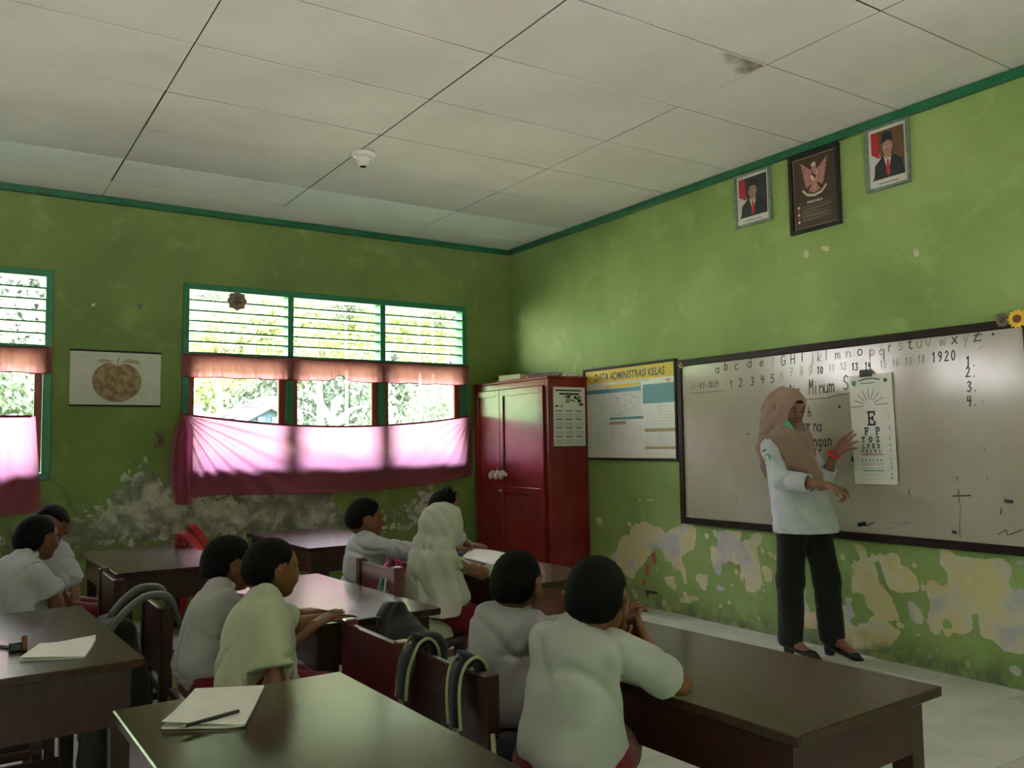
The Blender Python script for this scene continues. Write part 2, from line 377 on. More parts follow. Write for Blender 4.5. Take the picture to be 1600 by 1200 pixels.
# water stain on one panel corner: thin brown wash of its own shape
q0 = onz(1195, 102, H - .004)
def stainf(a, b, d): return Vector((q0.x + a, q0.y + b, H - .0035 - d))
sm = bpy.data.materials.new('water_stain'); sm.use_nodes = True; nt_ = sm.node_tree; bb = nt_.nodes['Principled BSDF']
tcx = nt_.nodes.new('ShaderNodeTexCoord'); nx = nt_.nodes.new('ShaderNodeTexNoise'); nx.inputs['Scale'].default_value = 7; nx.inputs['Detail'].default_value = 8
vm = nt_.nodes.new('ShaderNodeVectorMath'); vm.operation = 'LENGTH'; mpn = nt_.nodes.new('ShaderNodeMapping'); mpn.inputs['Scale'].default_value = (1.6, 3.6, 0); mpn.inputs['Rotation'].default_value = (0, 0, 0)
nt_.links.new(tcx.outputs['Object'], mpn.inputs[0]); nt_.links.new(mpn.outputs[0], vm.inputs[0]); nt_.links.new(tcx.outputs['Object'], nx.inputs['Vector'])
ad = nt_.nodes.new('ShaderNodeMath'); ad.operation = 'ADD'; nt_.links.new(vm.outputs['Value'], ad.inputs[0]); nt_.links.new(nx.outputs[0], ad.inputs[1])
rp = nt_.nodes.new('ShaderNodeValToRGB'); rp.color_ramp.elements[0].position = .5; rp.color_ramp.elements[0].color = (.55, .55, .55, 1); rp.color_ramp.elements[1].position = 1.15 if False else 1.0; rp.color_ramp.elements[1].color = (0, 0, 0, 1)
nt_.links.new(ad.outputs[0], rp.inputs[0]); nt_.links.new(rp.outputs[0], bb.inputs['Alpha']); bb.inputs['Base Color'].default_value = (.36, .26, .17, 1); bb.inputs['Roughness'].default_value = .85
o = MB().box(-.7, -.002, .002, .3, -.0006, 0).build('water_stain', sm, ce); o.location = (q0.x, q0.y, H - .004)

# ---- green cornice trims
tag(MB().box(-.035, 0, Y1, 0, H - .052, H - .002, b=.004).build('trim_1', M['green_trim']), kind='structure')
tag(MB().box(X1, -.035, -.035, 0, H - .052, H - .002, b=.004).build('trim_2', M['green_trim']), kind='structure')
tag(MB().box(-.05, -.001, -.05, -.001, H - .075, H - .052, b=.004).build('trim_3', M['bare_wood']), kind='structure')

# ---- windows of three bays: louvres above, glazed red sashes below
glass = bpy.data.materials.new('window_glass'); glass.use_nodes = True; gn = glass.node_tree; gn.nodes.clear()
go = gn.nodes.new('ShaderNodeOutputMaterial'); tr = gn.nodes.new('ShaderNodeBsdfTransparent'); gl = gn.nodes.new('ShaderNodeBsdfGlossy'); fz = gn.nodes.new('ShaderNodeFresnel'); mx = gn.nodes.new('ShaderNodeMixShader')
tr.inputs[0].default_value = (.93, .96, .94, 1); gl.inputs['Roughness'].default_value = .02; fz.inputs[0].default_value = 1.45
gn.links.new(fz.outputs[0], mx.inputs[0]); gn.links.new(tr.outputs[0], mx.inputs[1]); gn.links.new(gl.outputs[0], mx.inputs[2]); gn.links.new(mx.outputs[0], go.inputs[0])
FD0, FD1 = -.012, .115         # frame depth
def window(name, xa, xb, ref):
    wd = empty(name, (xa, 0, WZ0)); tag(wd, kind='structure')
    Wd = xb - xa; Hh = WZ1 - WZ0
    fw = .048
    f = MB()
    f.box(0, Wd, FD0, FD1, Hh - fw, Hh, b=.003); f.box(0, Wd, FD0, FD1, 0, fw, b=.003)
    f.box(0, fw, FD0, FD1, fw, Hh - fw, b=.003); f.box(Wd - fw, Wd, FD0, FD1, fw, Hh - fw, b=.003)
    f.build('window_frame', M['green_gloss'], wd)
    bay = (Wd - fw) / 3
    zt = .92
    MB().box(fw, Wd - fw, FD0, FD1, zt - .02, zt + .02, b=.003).build('transom', M['green_gloss'], wd)
    for k in (1, 2): MB().box(bay * k, bay * k + fw, FD0, FD1, fw, Hh - fw, b=.003).build('mullion', M['green_gloss'], wd)
    sl = MB().box(0, bay - fw, 0, .105, -.006, .006, b=.002).mesh('slat'); sl.materials.append(M['green_gloss'])
    for k in range(3):
        x0 = bay * k + fw
        nS = 5; z0 = zt + .02; z1 = Hh - fw; pit = (z1 - z0) / (nS + 1)
        for s_ in range(1, nS + 1):
            o = link('slat', sl, None, wd); o.location = (x0, -.004, z0 + pit * s_)
        # sash
        s = empty('sash', (x0 + .003, 0, fw + .003)); s.parent = wd
        w_, h_ = bay - fw - .006, zt - .02 - fw - .006; st_ = .05
        MB().box(0, st_, .05, .09, 0, h_, b=.003).box(w_ - st_, w_, .05, .09, 0, h_, b=.003).box(st_, w_ - st_, .05, .09, 0, st_, b=.003).box(st_, w_ - st_, .05, .09, h_ - st_, h_, b=.003).build('sash_frame', M['red_sash'], s)
        MB().box(st_ - .004, w_ - st_ + .004, .068, .072, st_ - .004, h_ - st_ + .004).build('pane', glass, s)
    return wd
window('window_1', WINS[0][0], WINS[0][1], 0); window('window_2', WINS[1][0], WINS[1][1], 0); window('window_4', WINS[2][0], WINS[2][1], 0)
# plain frames in the openings behind the camera
for nm, a, b in (('window_3', -5.5, -2.0),):
    f = MB()
    for i in range(9): f.box(a + (b - a - .05) * i / 8, a + (b - a - .05) * i / 8 + .05, Y1 - .12, Y1 - .02, .55, 2.45)
    f.box(a, b, Y1 - .12, Y1 - .02, .55, .60); f.box(a, b, Y1 - .12, Y1 - .02, 2.40, 2.45)
    tag(f.build(nm, M['green_gloss']), kind='structure')

# ---- roof slab with eaves; deep back eave and drop board added to block sky
roof_m = mat('roof_underside', (.45, .44, .42), .8, var=.1)
tag(MB().box(X1 - 1, 1, Y1 - 2.4, .85, H + .16, H + .22).box(X1 - 1, 1, Y1 - 2.45, Y1 - 2.4, 2.25, H + .22).build('roof_and_sky_shield', roof_m), kind='structure')
# ================================================================== FURNITURE
def text_mesh(s, size, bold=0.0, shear=0.0, ext=.0004, align='LEFT'):
    cu = bpy.data.curves.new('lettering', 'FONT'); cu.body = s; cu.size = size; cu.offset = bold; cu.shear = shear; cu.extrude = ext; cu.align_x = align; cu.resolution_u = 3
    o = bpy.data.objects.new('lettering', cu); COL.objects.link(o)
    dg = bpy.context.evaluated_depsgraph_get(); dg.update()
    me = bpy.data.meshes.new_from_object(o.evaluated_get(dg)); bpy.data.objects.remove(o); bpy.data.curves.remove(cu)
    return me
# wall bases: local x along the wall as read, local y up, local z out of the wall
BX = lambda x, y, z: Matrix(((0, 0, -1, x), (-1, 0, 0, y), (0, 1, 0, z), (0, 0, 0, 1)))     # on the board wall
BYc = lambda x, y, z: Matrix(((1, 0, 0, x), (0, 0, -1, y), (0, 1, 0, z), (0, 0, 0, 1)))     # on the window wall / -y faces
def put(o, Mx): o.matrix_world = Mx; return o
def flat_rect(mb, x0, x1, y0, y1, z, t=.0006): return mb.box(x0, x1, y0, y1, z, z + t)
def flat_poly(mb, pts, z, t=.0006): return mb.prism(pts, lambda a, b, d: Vector((a, b, z + d)), t)
def arc(cx, cy, rx, ry, a0, a1, n=10): return [(cx + rx * math.cos(math.radians(a0 + (a1 - a0) * i / n)), cy + ry * math.sin(math.radians(a0 + (a1 - a0) * i / n))) for i in range(n + 1)]
# stroke glyphs in a cell 0..0.6 x 0..1 (descenders below 0)
def A_(cx, cy, rx, ry, a0, a1, n=9): return arc(cx, cy, rx, ry, a0, a1, n)
G = {
'a': [A_(.27,.28,.22,.28,60,420), [(.50,.56),(.50,.1),(.56,0)]], 'b': [[(.06,1),(.06,0)], A_(.28,.28,.22,.28,180,-180)], 'c': [A_(.3,.28,.24,.28,50,310)],
'd': [[(.52,1),(.52,0)], A_(.28,.28,.24,.28,0,360)], 'e': [[(.06,.3),(.52,.34)] + A_(.29,.3,.23,.28,10,320)], 'f': [[(.45,.95),(.32,1),(.24,.85),(.24,0)], [(.08,.58),(.44,.58)]],
'g': [A_(.27,.3,.21,.26,20,380), [(.48,.56),(.48,-.2),(.3,-.38),(.1,-.3)]], 'h': [[(.08,1),(.08,0)], [(.08,.4),(.3,.58),(.48,.42),(.48,0)]], 'i': [[(.25,.58),(.25,0)], [(.25,.8),(.26,.84)]],
'j': [[(.35,.58),(.35,-.2),(.2,-.36),(.06,-.26)], [(.35,.8),(.36,.84)]], 'k': [[(.08,1),(.08,0)], [(.48,.6),(.1,.28),(.5,0)]], 'l': [[(.25,1),(.25,0)]],
'm': [[(.04,.58),(.04,0)], [(.04,.4),(.16,.58),(.28,.4),(.28,0)], [(.28,.4),(.42,.58),(.54,.4),(.54,0)]], 'n': [[(.08,.58),(.08,0)], [(.08,.38),(.28,.58),(.48,.4),(.48,0)]],
'o': [A_(.28,.29,.23,.29,90,450)], 'p': [[(.08,.58),(.08,-.4)], A_(.28,.3,.22,.27,180,-180)], 'q': [A_(.27,.3,.22,.27,20,380), [(.49,.56),(.49,-.4)], [(.3,-.2),(.6,-.2)]],
'r': [[(.1,.58),(.1,0)], [(.1,.36),(.26,.56),(.42,.54)]], 's': [[(.46,.5),(.3,.6),(.12,.5),(.14,.36),(.42,.24),(.46,.08),(.28,-.02),(.08,.08)]], 't': [[(.26,.95),(.26,.1),(.4,0),(.5,.08)], [(.06,.6),(.46,.62)]],
'u': [[(.08,.58),(.08,.14),(.24,0),(.42,.1),(.48,.3)], [(.48,.58),(.48,0)]], 'v': [[(.04,.58),(.26,0),(.5,.6)]], 'w': [[(.02,.58),(.14,0),(.28,.5),(.42,0),(.58,.6)]],
'x': [[(.06,.58),(.5,0)], [(.5,.6),(.04,0)]], 'y': [[(.06,.58),(.26,.12)], [(.5,.6),(.2,-.36)]], 'z': [[(.06,.9),(.5,.92),(.08,.12),(.56,.14)], [(.1,.5),(.6,.55)]],
'G': [A_(.32,.5,.28,.5,50,330,12) + [(.58,.45),(.34,.45)]], 'H': [[(.08,1),(.06,0)], [(.5,1),(.5,0)], [(.0,.5),(.56,.52)]], 'I': [[(.25,1),(.25,0)]],
'A': [[(.02,0),(.28,1),(.54,0)], [(.12,.38),(.44,.38)]], 'M': [[(.04,0),(.1,1),(.28,.4),(.46,1),(.54,0)]], 'S': [[(.5,.86),(.3,1),(.08,.86),(.12,.6),(.44,.44),(.52,.18),(.28,0),(.04,.14)]],
'0': [A_(.28,.45,.2,.45,90,450,12)], '1': [[(.12,.75),(.3,.95),(.3,0)]], '2': [[(.08,.75),(.26,.95),(.46,.76),(.34,.45),(.04,.02),(.54,.04)]],
'3': [[(.08,.85),(.3,.95),(.48,.76),(.24,.52),(.5,.3),(.34,.0),(.04,.08)]], '4': [[(.12,.9),(.06,.45),(.5,.5)], [(.4,.9),(.36,-.05)]], '5': [[(.5,.95),(.16,.92),(.12,.55),(.4,.56),(.48,.26),(.3,0),(.06,.06)]],
'6': [[(.42,.95),(.14,.6),(.08,.2),(.28,0),(.48,.2),(.36,.46),(.12,.38)]], '7': [[(.06,.88),(.5,.92),(.22,0)], [(.14,.45),(.46,.5)]], '8': [[(.46,.82),(.26,.95),(.1,.76),(.46,.28),(.28,0),(.08,.2),(.42,.68),(.46,.82)]],
'9': [A_(.27,.68,.18,.25,0,360), [(.46,.8),(.42,.3),(.2,0)]], '-': [[(.1,.42),(.48,.44)]], '.': [[(.2,.02),(.23,.05)]],
'E': [[(.1,0),(.1,1)],[(.0,1),(.58,1),(.58,.76)],[(.1,.5),(.42,.5),],[(.42,.36),(.42,.64)],[(.0,0),(.58,0),(.58,.24)]], 'F': [[(.12,0),(.12,1)],[(.0,1),(.58,1),(.58,.76)],[(.1,.5),(.42,.5)],[(.42,.36),(.42,.64)],[(.0,0),(.3,0)]],
'P': [[(.12,0),(.12,1)],[(.0,1),(.36,1)] + A_(.36,.73,.22,.27,90,-90) + [(.12,.46)],[(.0,0),(.3,0)]], 'T': [[(.3,0),(.3,1)],[(.02,.76),(.02,1),(.58,1),(.58,.76)],[(.16,0),(.44,0)]],
'O': [A_(.3,.5,.28,.5,90,450,16)], 'Z': [[(.04,.76),(.04,1),(.54,1),(.04,0),(.58,0),(.58,.24)]], 'L': [[(.14,0),(.14,1)],[(.0,1),(.3,1)],[(.0,0),(.56,0),(.56,.26)]],
'D': [[(.12,0),(.12,1)],[(.0,1),(.24,1)] + A_(.24,.5,.34,.5,90,-90,12) + [(.0,0)]], 'C': [A_(.32,.5,.28,.5,40,320,14)], 'B': [[(.12,0),(.12,1)],[(.0,1),(.3,1)] + A_(.3,.75,.22,.25,90,-90) + [(.12,.5)], [(.3,.5)] + A_(.3,.25,.26,.25,90,-90) + [(.0,0)]],
}
def ribbon(mb, pts, w, z, t=.0004):
    for i in range(len(pts) - 1):
        a = Vector((*pts[i], 0)); b = Vector((*pts[i + 1], 0)); d = b - a
        if d.length < 1e-6: d = Vector((w * .5, 0, 0)); b = a + d
        d = d.normalized(); a = a - d * w * .3; b = b + d * w * .3; n = Vector((-d.y, d.x, 0)) * w / 2
        k = z + t + (i % 3) * .00003
        mb.add([(a - n).xy.to_3d() + Vector((0, 0, k)), (a + n).xy.to_3d() + Vector((0, 0, k)), (b + n).xy.to_3d() + Vector((0, 0, k)), (b - n).xy.to_3d() + Vector((0, 0, k))], [(0, 3, 2, 1)])
def write(mb, s, x, y, h, w, z, slant=0.0, step=None, jit=0.0, wf=1.0):
    step = step or h * .72; r_ = random.Random(len(s) * 7 + int(x * 100))
    for ch in s:
        if ch in G:
            dx, dy = r_.uniform(-jit, jit) * h, r_.uniform(-jit, jit) * h
            for st in G[ch]: ribbon(mb, [(x + (a * wf + slant * b) * h + dx, y + b * h + dy) for a, b in st], w, z)
        x += step

# ---- desks
def make_desk(name, label, pos, L, Wd, rz, h=.65, top='desk_top', body='desk', apron=.125, group='wooden school desks'):
    """origin at the desk's base centre; long side along local y"""
    t = empty(name, (pos[0], pos[1], 0), rz); tag(t, label, 'desk', group)
    MB().box(-Wd / 2, Wd / 2, -L / 2, L / 2, h - .024, h, b=.003).build('tabletop', M[top], t)
    ix, iy = Wd / 2 - .03, L / 2 - .035
    for sx_ in (-1, 1):
        for sy_ in (-1, 1):
            x, y = sx_ * (ix - .027), sy_ * (iy - .027)
            vs = []; k = .027; k2 = .021
            mb = MB().add([(x - k, y - k, h - .025), (x + k, y - k, h - .025), (x + k, y + k, h - .025), (x - k, y + k, h - .025),
                           (x + sx_ * .006 - k2, y + sy_ * .006 - k2, 0), (x + sx_ * .006 + k2, y + sy_ * .006 - k2, 0), (x + sx_ * .006 + k2, y + sy_ * .006 + k2, 0), (x + sx_ * .006 - k2, y + sy_ * .006 + k2, 0)],
                          [(0, 1, 2, 3), (7, 6, 5, 4), (0, 4, 5, 1), (1, 5, 6, 2), (2, 6, 7, 3), (3, 7, 4, 0)])
            mb.build('leg', M[body], t)
    for sx_ in (-1, 1): MB().box(sx_ * ix - .011 * (1 + sx_), sx_ * ix + .011 * (1 - sx_), -iy + .05, iy - .05, h - .024 - apron, h - .0245, b=.002).build('apron', M[body], t)
    for sy_ in (-1, 1): MB().box(-ix + .05, ix - .05, sy_ * iy - .011 * (1 + sy_), sy_ * iy + .011 * (1 - sy_), h - .024 - apron, h - .0245, b=.002).build('apron', M[body], t)
    MB().box(-.02, .02, -iy + .04, iy - .04, .09, .12, b=.002).build('footrail', M[body], t)
    for sy_ in (-1, 1): MB().box(-ix + .045, ix - .045, sy_ * (iy - .027) - .012, sy_ * (iy - .027) + .012, .085, .125, b=.002).build('stretcher', M[body], t)
    return t
D1 = make_desk('school_desk', 'long bare brown desk at the bottom right with the nearest boy leaning on it', (-2.755, -5.01), 1.145, .56, .052)
D2 = make_desk('school_desk', 'scuffed brown desk at the bottom centre with an open notebook and pencil on it', (-3.815, -5.17), 1.16, .545, .02)
D3 = make_desk('school_desk', 'dark desk at the left edge with the folded notebook and toy on it', (-4.245, -3.62), 1.03, .56, .04, apron=.16)
D4 = make_desk('school_desk', 'glossy middle desk reflecting the window, two boys at its left side', (-3.195, -3.44), 1.10, .49, .05)
D5 = make_desk('school_desk', 'empty desk near the wall between the windows, left of the red plastic chairs', (-3.475, -1.74), 1.09, .57, .03)
D6 = make_desk('school_desk', 'empty desk under the pink curtain, farthest from the camera', (-2.38, -1.33), 1.16, .60, .02)
D7 = make_desk('school_desk', 'reddish brown desk before the red cabinet where the girl in the headscarf sits', (-2.215, -3.13), 1.24, .52, .03, body='desk_red')

# ---- wooden chairs
def make_chair(label, pos, rz=0.0, h=.70, seat=.42, w=.42, body='desk_red', group='wooden school chairs', board=(.46, None), name='school_chair', d=.36):
    """faces local +x; origin under the middle of the backrest"""
    t = empty(name, (pos[0], pos[1], 0), rz); tag(t, label, 'chair', group)
    m = M[body]; hw = w / 2
    MB().box(.0, d, -hw, hw, seat - .022, seat, b=.003).build('seat', m, t)
    for s in (-1, 1):
        y = s * (hw - .02)
        MB().box(-.02, .02, y - .02, y + .02, 0, h, b=.004).build('leg', m, t)
        MB().box(d - .045, d - .008, y - .018, y + .018, 0, seat - .022, b=.003).build('leg', m, t)
        MB().box(.02, d - .045, y - .01, y + .01, .12, .15).build('stretcher', m, t)
    MB().box(-.012, .006, -hw + .04, hw - .04, board[0], h - .012, b=.003).build('backrest', m, t)
    MB().box(.02, .04, -hw + .03, hw - .03, seat - .06, seat - .022).build('seat_rail', m, t)
    return t
CH1 = make_chair('dark red wooden chair before the black bag at the middle desk end', (-3.315, -4.27), 0, h=.675, w=.43)
CH2 = make_chair('dark wooden chair with the green-edged backpack straps hooked over its back', (-3.33, -4.765), 0, h=.69, w=.43, body='desk')
CH3 = make_chair('dark red chair with a pink bag hanging on its back', (-2.86, -3.30), 0, h=.735, w=.40)
CH4 = make_chair('narrow dark red wooden chair just left of the girl in the white headscarf', (-2.635, -3.13), 0, h=.705, w=.24, d=.14)
CH5 = make_chair('narrow dark wooden chair with the grey-strapped backpack hung over it', (-3.79, -3.46), 0, h=.70, w=.36, body='desk')
CH6 = make_chair('dark wooden chair standing against the near corner of the empty left desk', (-3.84, -2.79), .0, h=.72, w=.44, body='desk')
CH7 = make_chair('maroon wooden chair at the left edge with a striped bag on it', (-4.46, -2.92), .0, h=.80, w=.40)
def make_bench(label, pos, L, seat=.44, rz=0.0, name='wooden_bench'):
    t = empty(name, (pos[0], pos[1], 0), rz); tag(t, label, 'bench', 'wooden benches and stools')
    MB().box(-.13, .13, -L / 2, L / 2, seat - .025, seat, b=.003).build('seat', M['desk'], t)
    for sx_ in (-1, 1):
        for sy_ in (-1, 1): MB().box(sx_ * .10 - .018, sx_ * .10 + .018, sy_ * (L / 2 - .05) - .018, sy_ * (L / 2 - .05) + .018, 0, seat - .025, b=.002).build('leg', M['desk'], t)
    for sy_ in (-1, 1): MB().box(-.085, .085, sy_ * (L / 2 - .05) - .01, sy_ * (L / 2 - .05) + .01, .1, .13).build('stretcher', M['desk'], t)
    return t
B1 = make_bench('low wooden stool under the nearer of the two boys leaning on the bare desk', (-3.26, -5.25), .40, name='wooden_stool')
B2 = make_bench('dark bench carrying the two boys at the glossy middle desk', (-3.66, -4.00), .66, name='wooden_bench')
B3 = make_bench('dark bench carrying the two boys at the far left by the curtain', (-4.17, -2.56), .86)
B4 = make_bench('stool under the girl in the white headscarf', (-2.70, -3.44), .30, name='wooden_stool')
B5 = make_bench('stool under the boy reaching his arm at the far desk', (-2.75, -2.87), .30, name='wooden_stool')
B6 = make_bench('stool under the spiky-haired boy hidden behind the girl', (-2.04, -2.33), .30, name='wooden_stool')

# ---- red plastic chairs
def make_plastic(label, pos, rz):
    t = empty('plastic_chair', (pos[0], pos[1], 0), rz); tag(t, label, 'chair', 'red plastic chairs'); m = M['plastic_red']
    MB().box(-.19, .19, -.19, .19, .40, .42, b=.006).box(-.18, .18, -.18, .18, .37, .40, b=.004).build('seat', m, t)
    for sx_ in (-1, 1):
        for sy_ in (-1, 1): MB().strap([(sx_ * .165, sy_ * .165, .385), (sx_ * .21, sy_ * .20, 0)], .05, .03, (1, 0, 0)).build('leg', m, t, True)
    pts = [(-.18 - .09 * math.sin(math.pi * k / 16) , -.18 + .36 * k / 16, .42 + .30 * math.sin(math.pi * k / 16) ** .55) for k in range(17)]
    MB().strap(pts, .030, .045, (1, 0, .3)).build('back_frame', m, t)
    for y in (-.07, 0, .07): MB().strap([(-.18, y, .42), (-.262, y, .70)], .026, .012, (1, 0, 0)).build('back_slat', m, t)
    return t
P1 = make_plastic('red plastic chair behind the empty left desk, left of its twin', (-2.97, -1.24), .25)
P2 = make_plastic('red plastic chair right of its twin, farther back by the wall', (-2.80, -.78), .1)

# ---- cabinet
cb = empty('cabinet', (-.41, -1.17, 0)); tag(cb, 'tall red two-door wooden cabinet standing in the corner by the curtain', 'cabinet')
cw, cdp, chh = 1.14, .40, 1.76       # local: y 0..cw towards the window wall, x 0..cdp to the board wall
cbm = M['cab_red']
MB().box(.018, cdp, 0, .018, 0, chh, b=.002).build('side_panel', cbm, cb)
MB().box(.018, cdp, cw - .018, cw, 0, chh, b=.002).build('side_panel', cbm, cb)
MB().box(cdp - .012, cdp, .018, cw - .018, 0, chh).build('back_panel', cbm, cb)
MB().box(-.012, cdp, -.012, cw + .012, chh, chh + .022, b=.004).build('top_board', cbm, cb)
MB().box(.018, cdp - .012, .018, cw - .018, .06, .08).build('bottom_board', cbm, cb)
MB().box(0, .018, 0, .045, 0, chh, b=.002).box(0, .018, cw - .045, cw, 0, chh, b=.002).box(0, .018, .045, cw - .045, chh - .05, chh, b=.002).box(0, .018, .045, cw - .045, 0, .09, b=.002).build('face_frame', cbm, cb)
def door(y0, y1):
    d = empty('door', (-.004, y0, .095)); d.parent = cb; w_ = y1 - y0; h_ = chh - .05 - .1
    s = .055; mid = .72
    MB().box(-.018, .006, 0, s, 0, h_, b=.002).box(-.018, .006, w_ - s, w_, 0, h_, b=.002).box(-.018, .006, s, w_ - s, 0, s, b=.002).box(-.018, .006, s, w_ - s, h_ - s, h_, b=.002).box(-.018, .006, s, w_ - s, mid, mid + .06, b=.002).build('door_frame', cbm, d)
    MB().box(-.006, .002, s, w_ - s, s, mid).build('door_panel', cbm, d); MB().box(-.006, .002, s, w_ - s, mid + .06, h_ - s).build('door_panel', cbm, d)
    return d
d1 = door(.047, .565 + .13); d2 = door(.70, cw - .047)
kb = MB().lathe([(.004, 0), (.006, .008), (.012, .014), (.012, .022), (.006, .026)], n=12).xf(Matrix.Rotation(math.radians(-90), 4, 'Y')).mesh('knob')
o = link('knob', kb, M['white_plastic'], d1, True); o.location = (-.018, d1.location.y * 0 + .62, .745)
kn = MB()
for q in range(3):
    a = -.018; yy = .085 * (q - 1)
    kn.tube([(a - .02, yy - .05, .0 + .01 * q), (a - .035, yy - .02, .025), (a - .03, yy + .02, -.02), (a - .02, yy + .05, .012)], [.014, .022, .02, .012], 7)
kn.tube([(-.03, .0, .0), (-.045, .01, .05), (-.03, .02, .07)], [.006, .005, .003], 6); kn.tube([(-.03, -.05, .0), (-.045, -.06, .045)], [.006, .003], 6)
o = kn.build('plastic_wrap', M['white_plastic'], None, True); o.location = (-.43, -.50, .972)
tag(o, 'knotted white plastic tied round the red cabinet door handles', 'plastic wrap')

# calendar on the cabinet's side
def placed(name, loc_pix_plane, label, cat, group=None): pass
yS = -1.1705
cal = empty('wall_calendar'); a = ony(862, 604, yS); b_ = ony(919, 697, yS)
cal.matrix_world = BYc(a.x + .012, yS - .0005, b_.z); cwid = abs(-.03 - a.x) - .02; chgt = a.z - b_.z
tag(cal, 'yearly calendar sheet hanging on the side of the red cabinet', 'calendar')
flat_rect(MB(), 0, cwid, 0, chgt, .0005, .001).build('sheet', M['paper_white'], cal)
mb = MB(); mb2 = MB(); mb3 = MB(); r_ = random.Random(2)
for i in range(3):
    for j in range(4):
        x = .012 + i * (cwid - .02) / 3; y = .02 + j * chgt * .145
        flat_rect(mb, x + .01, x + cwid / 3 - .03, y + chgt * .115, y + chgt * .13, .0016)
        for k in range(4): flat_rect(mb2, x, x + cwid / 3 - .018, y + k * .011, y + k * .011 + .004, .0016)
flat_rect(mb, .02, cwid - .04, chgt * .93, chgt * .955, .0016); flat_rect(mb, .06, cwid - .06, chgt * .87, chgt * .90, .0016)
for k in range(16): x = r_.uniform(.01, cwid - .05); y = r_.uniform(chgt * .66, chgt * .84); flat_rect(mb if k % 3 else mb3, x, x + r_.uniform(.012, .05), y, y + r_.uniform(.008, .025), .0016 + k * .00005)
mb.build('month_names', M['ink'], cal); mb2.build('day_rows', mat('print_grey', (.30, .33, .30), .6), cal); mb3.build('picture_patch', mat('print_green', (.16, .30, .10), .5), cal)
flat_rect(MB(), 0, cwid, -.006, .004, .0016).build('bottom_strip', M['black'], cal)

# things lying on the cabinet top
top_z = chh + .0225
specs = [((-.20, -.30), (.26, .10, .018), .3, (.45, .42, .25), 'pale rolled paper lying on the cabinet top beside the orange edge'), ((-.30, -.55), (.24, .17, .030), .2, (.52, .50, .30), 'yellowish folder on the cabinet top nearest the corner window'),
         ((-.24, -.74), (.28, .16, .020), -.25, (.42, .18, .05), 'folder with an orange edge on the cabinet top'), ((-.24, -.93), (.25, .16, .024), .35, (.10, .10, .10), 'dark grey book tilted on the cabinet top near its front edge'),
         ((-.16, -1.06), (.22, .12, .016), -.1, (.30, .32, .28), 'thin grey notebook on the cabinet top above the calendar')]
zz = top_z
for i, (p_, s_, r, c, lb) in enumerate(specs):
    s_ = (s_[0] * 1.1, s_[1], s_[2] * 1.7)
    m_ = mat('cover', c, .6, var=.1)
    o = empty('book', (p_[0], p_[1], top_z + .0005), r); tag(o, lb, 'book', 'papers and books on the cabinet top')
    MB().box(-s_[1] / 2, s_[1] / 2, -s_[0] / 2, s_[0] / 2, 0, .002).box(-s_[1] / 2, s_[1] / 2, -s_[0] / 2, s_[0] / 2, s_[2] - .002, s_[2]).box(-s_[1] / 2, -s_[1] / 2 + .002, -s_[0] / 2, s_[0] / 2, 0, s_[2]).build('cover', m_, o)
    MB().box(-s_[1] / 2 + .002, s_[1] / 2 - .004, -s_[0] / 2 + .003, s_[0] / 2 - .003, .002, s_[2] - .002).build('pages', M['paper'], o)
# ================================================================== ON THE WALLS
# ---- whiteboard
TL = onx(1065, 568); BLp = onx(1066, 818); yL = -2.238; yR = -4.68; zB = .655; zT = 1.822
wb = empty('whiteboard'); wb.matrix_world = BX(-.001, yL, zB); Wb = yL - yR; Hb = zT - zB
tag(wb, 'large framed whiteboard covered with the alphabet and numbers behind the teacher', 'whiteboard')
flat_rect(MB(), .03, Wb - .03, .03, Hb - .03, .006, .012).build('board_surface', M['white_board'], wb)
mb = MB(); fwd = .045
for a in ((0, Wb, 0, fwd), (0, Wb, Hb - fwd, Hb)): mb.box(*a, 0, .032, b=.004)
for a in ((0, fwd, fwd, Hb - fwd), (Wb - fwd, Wb, fwd, Hb - fwd)): mb.box(*a, 0, .032, b=.004)
mb.build('frame', M['dark_frame'], wb)
ZB = .0185
def bp(px, py):                 # pixel -> board coordinates
    p = onx(px, py, -.018); return (yL - p.y, p.z - zB)
def glyph(s_, u, v, h, w, strong_=True, slant=.05, step=None, wf=1.0, jit=.02):
    r_ = random.Random(int(u * 1000) + len(s_)); step = step or h * .6
    for ch_ in s_:
        if ch_ in G:
            mb = MB(); write(mb, ch_, u + r_.uniform(-jit, jit) * h, v + r_.uniform(-jit, jit) * h, h, w, ZB, slant, wf=wf)
            mb.build('numeral' if ch_.isdigit() else ('punctuation' if ch_ in '.-' else 'letter'), M['ink'] if strong_ else M['ink_faint'], wb)
        u += step
letters = 'abcdefGHIjklmnopqrstuvwxyz'
lx = [1122,1136,1152,1172,1191,1209,1224,1239,1254,1269,1281,1292,1309,1326,1344,1362,1378,1391,1407,1422,1436,1450,1472,1491,1508,1524]
ly = [582,577,577,573,572,573,570,568,564,566,564,562,560,558,555,555,555,549,546,545,543,541,539,537,534,535]
strong = set('abcdeGHIotxz')
for c, x, y in zip(letters, lx, ly):
    u, v = bp(x - 4, y + 1); glyph(c, u, v, .062 if c != 'z' else .075, .0062, c in strong)
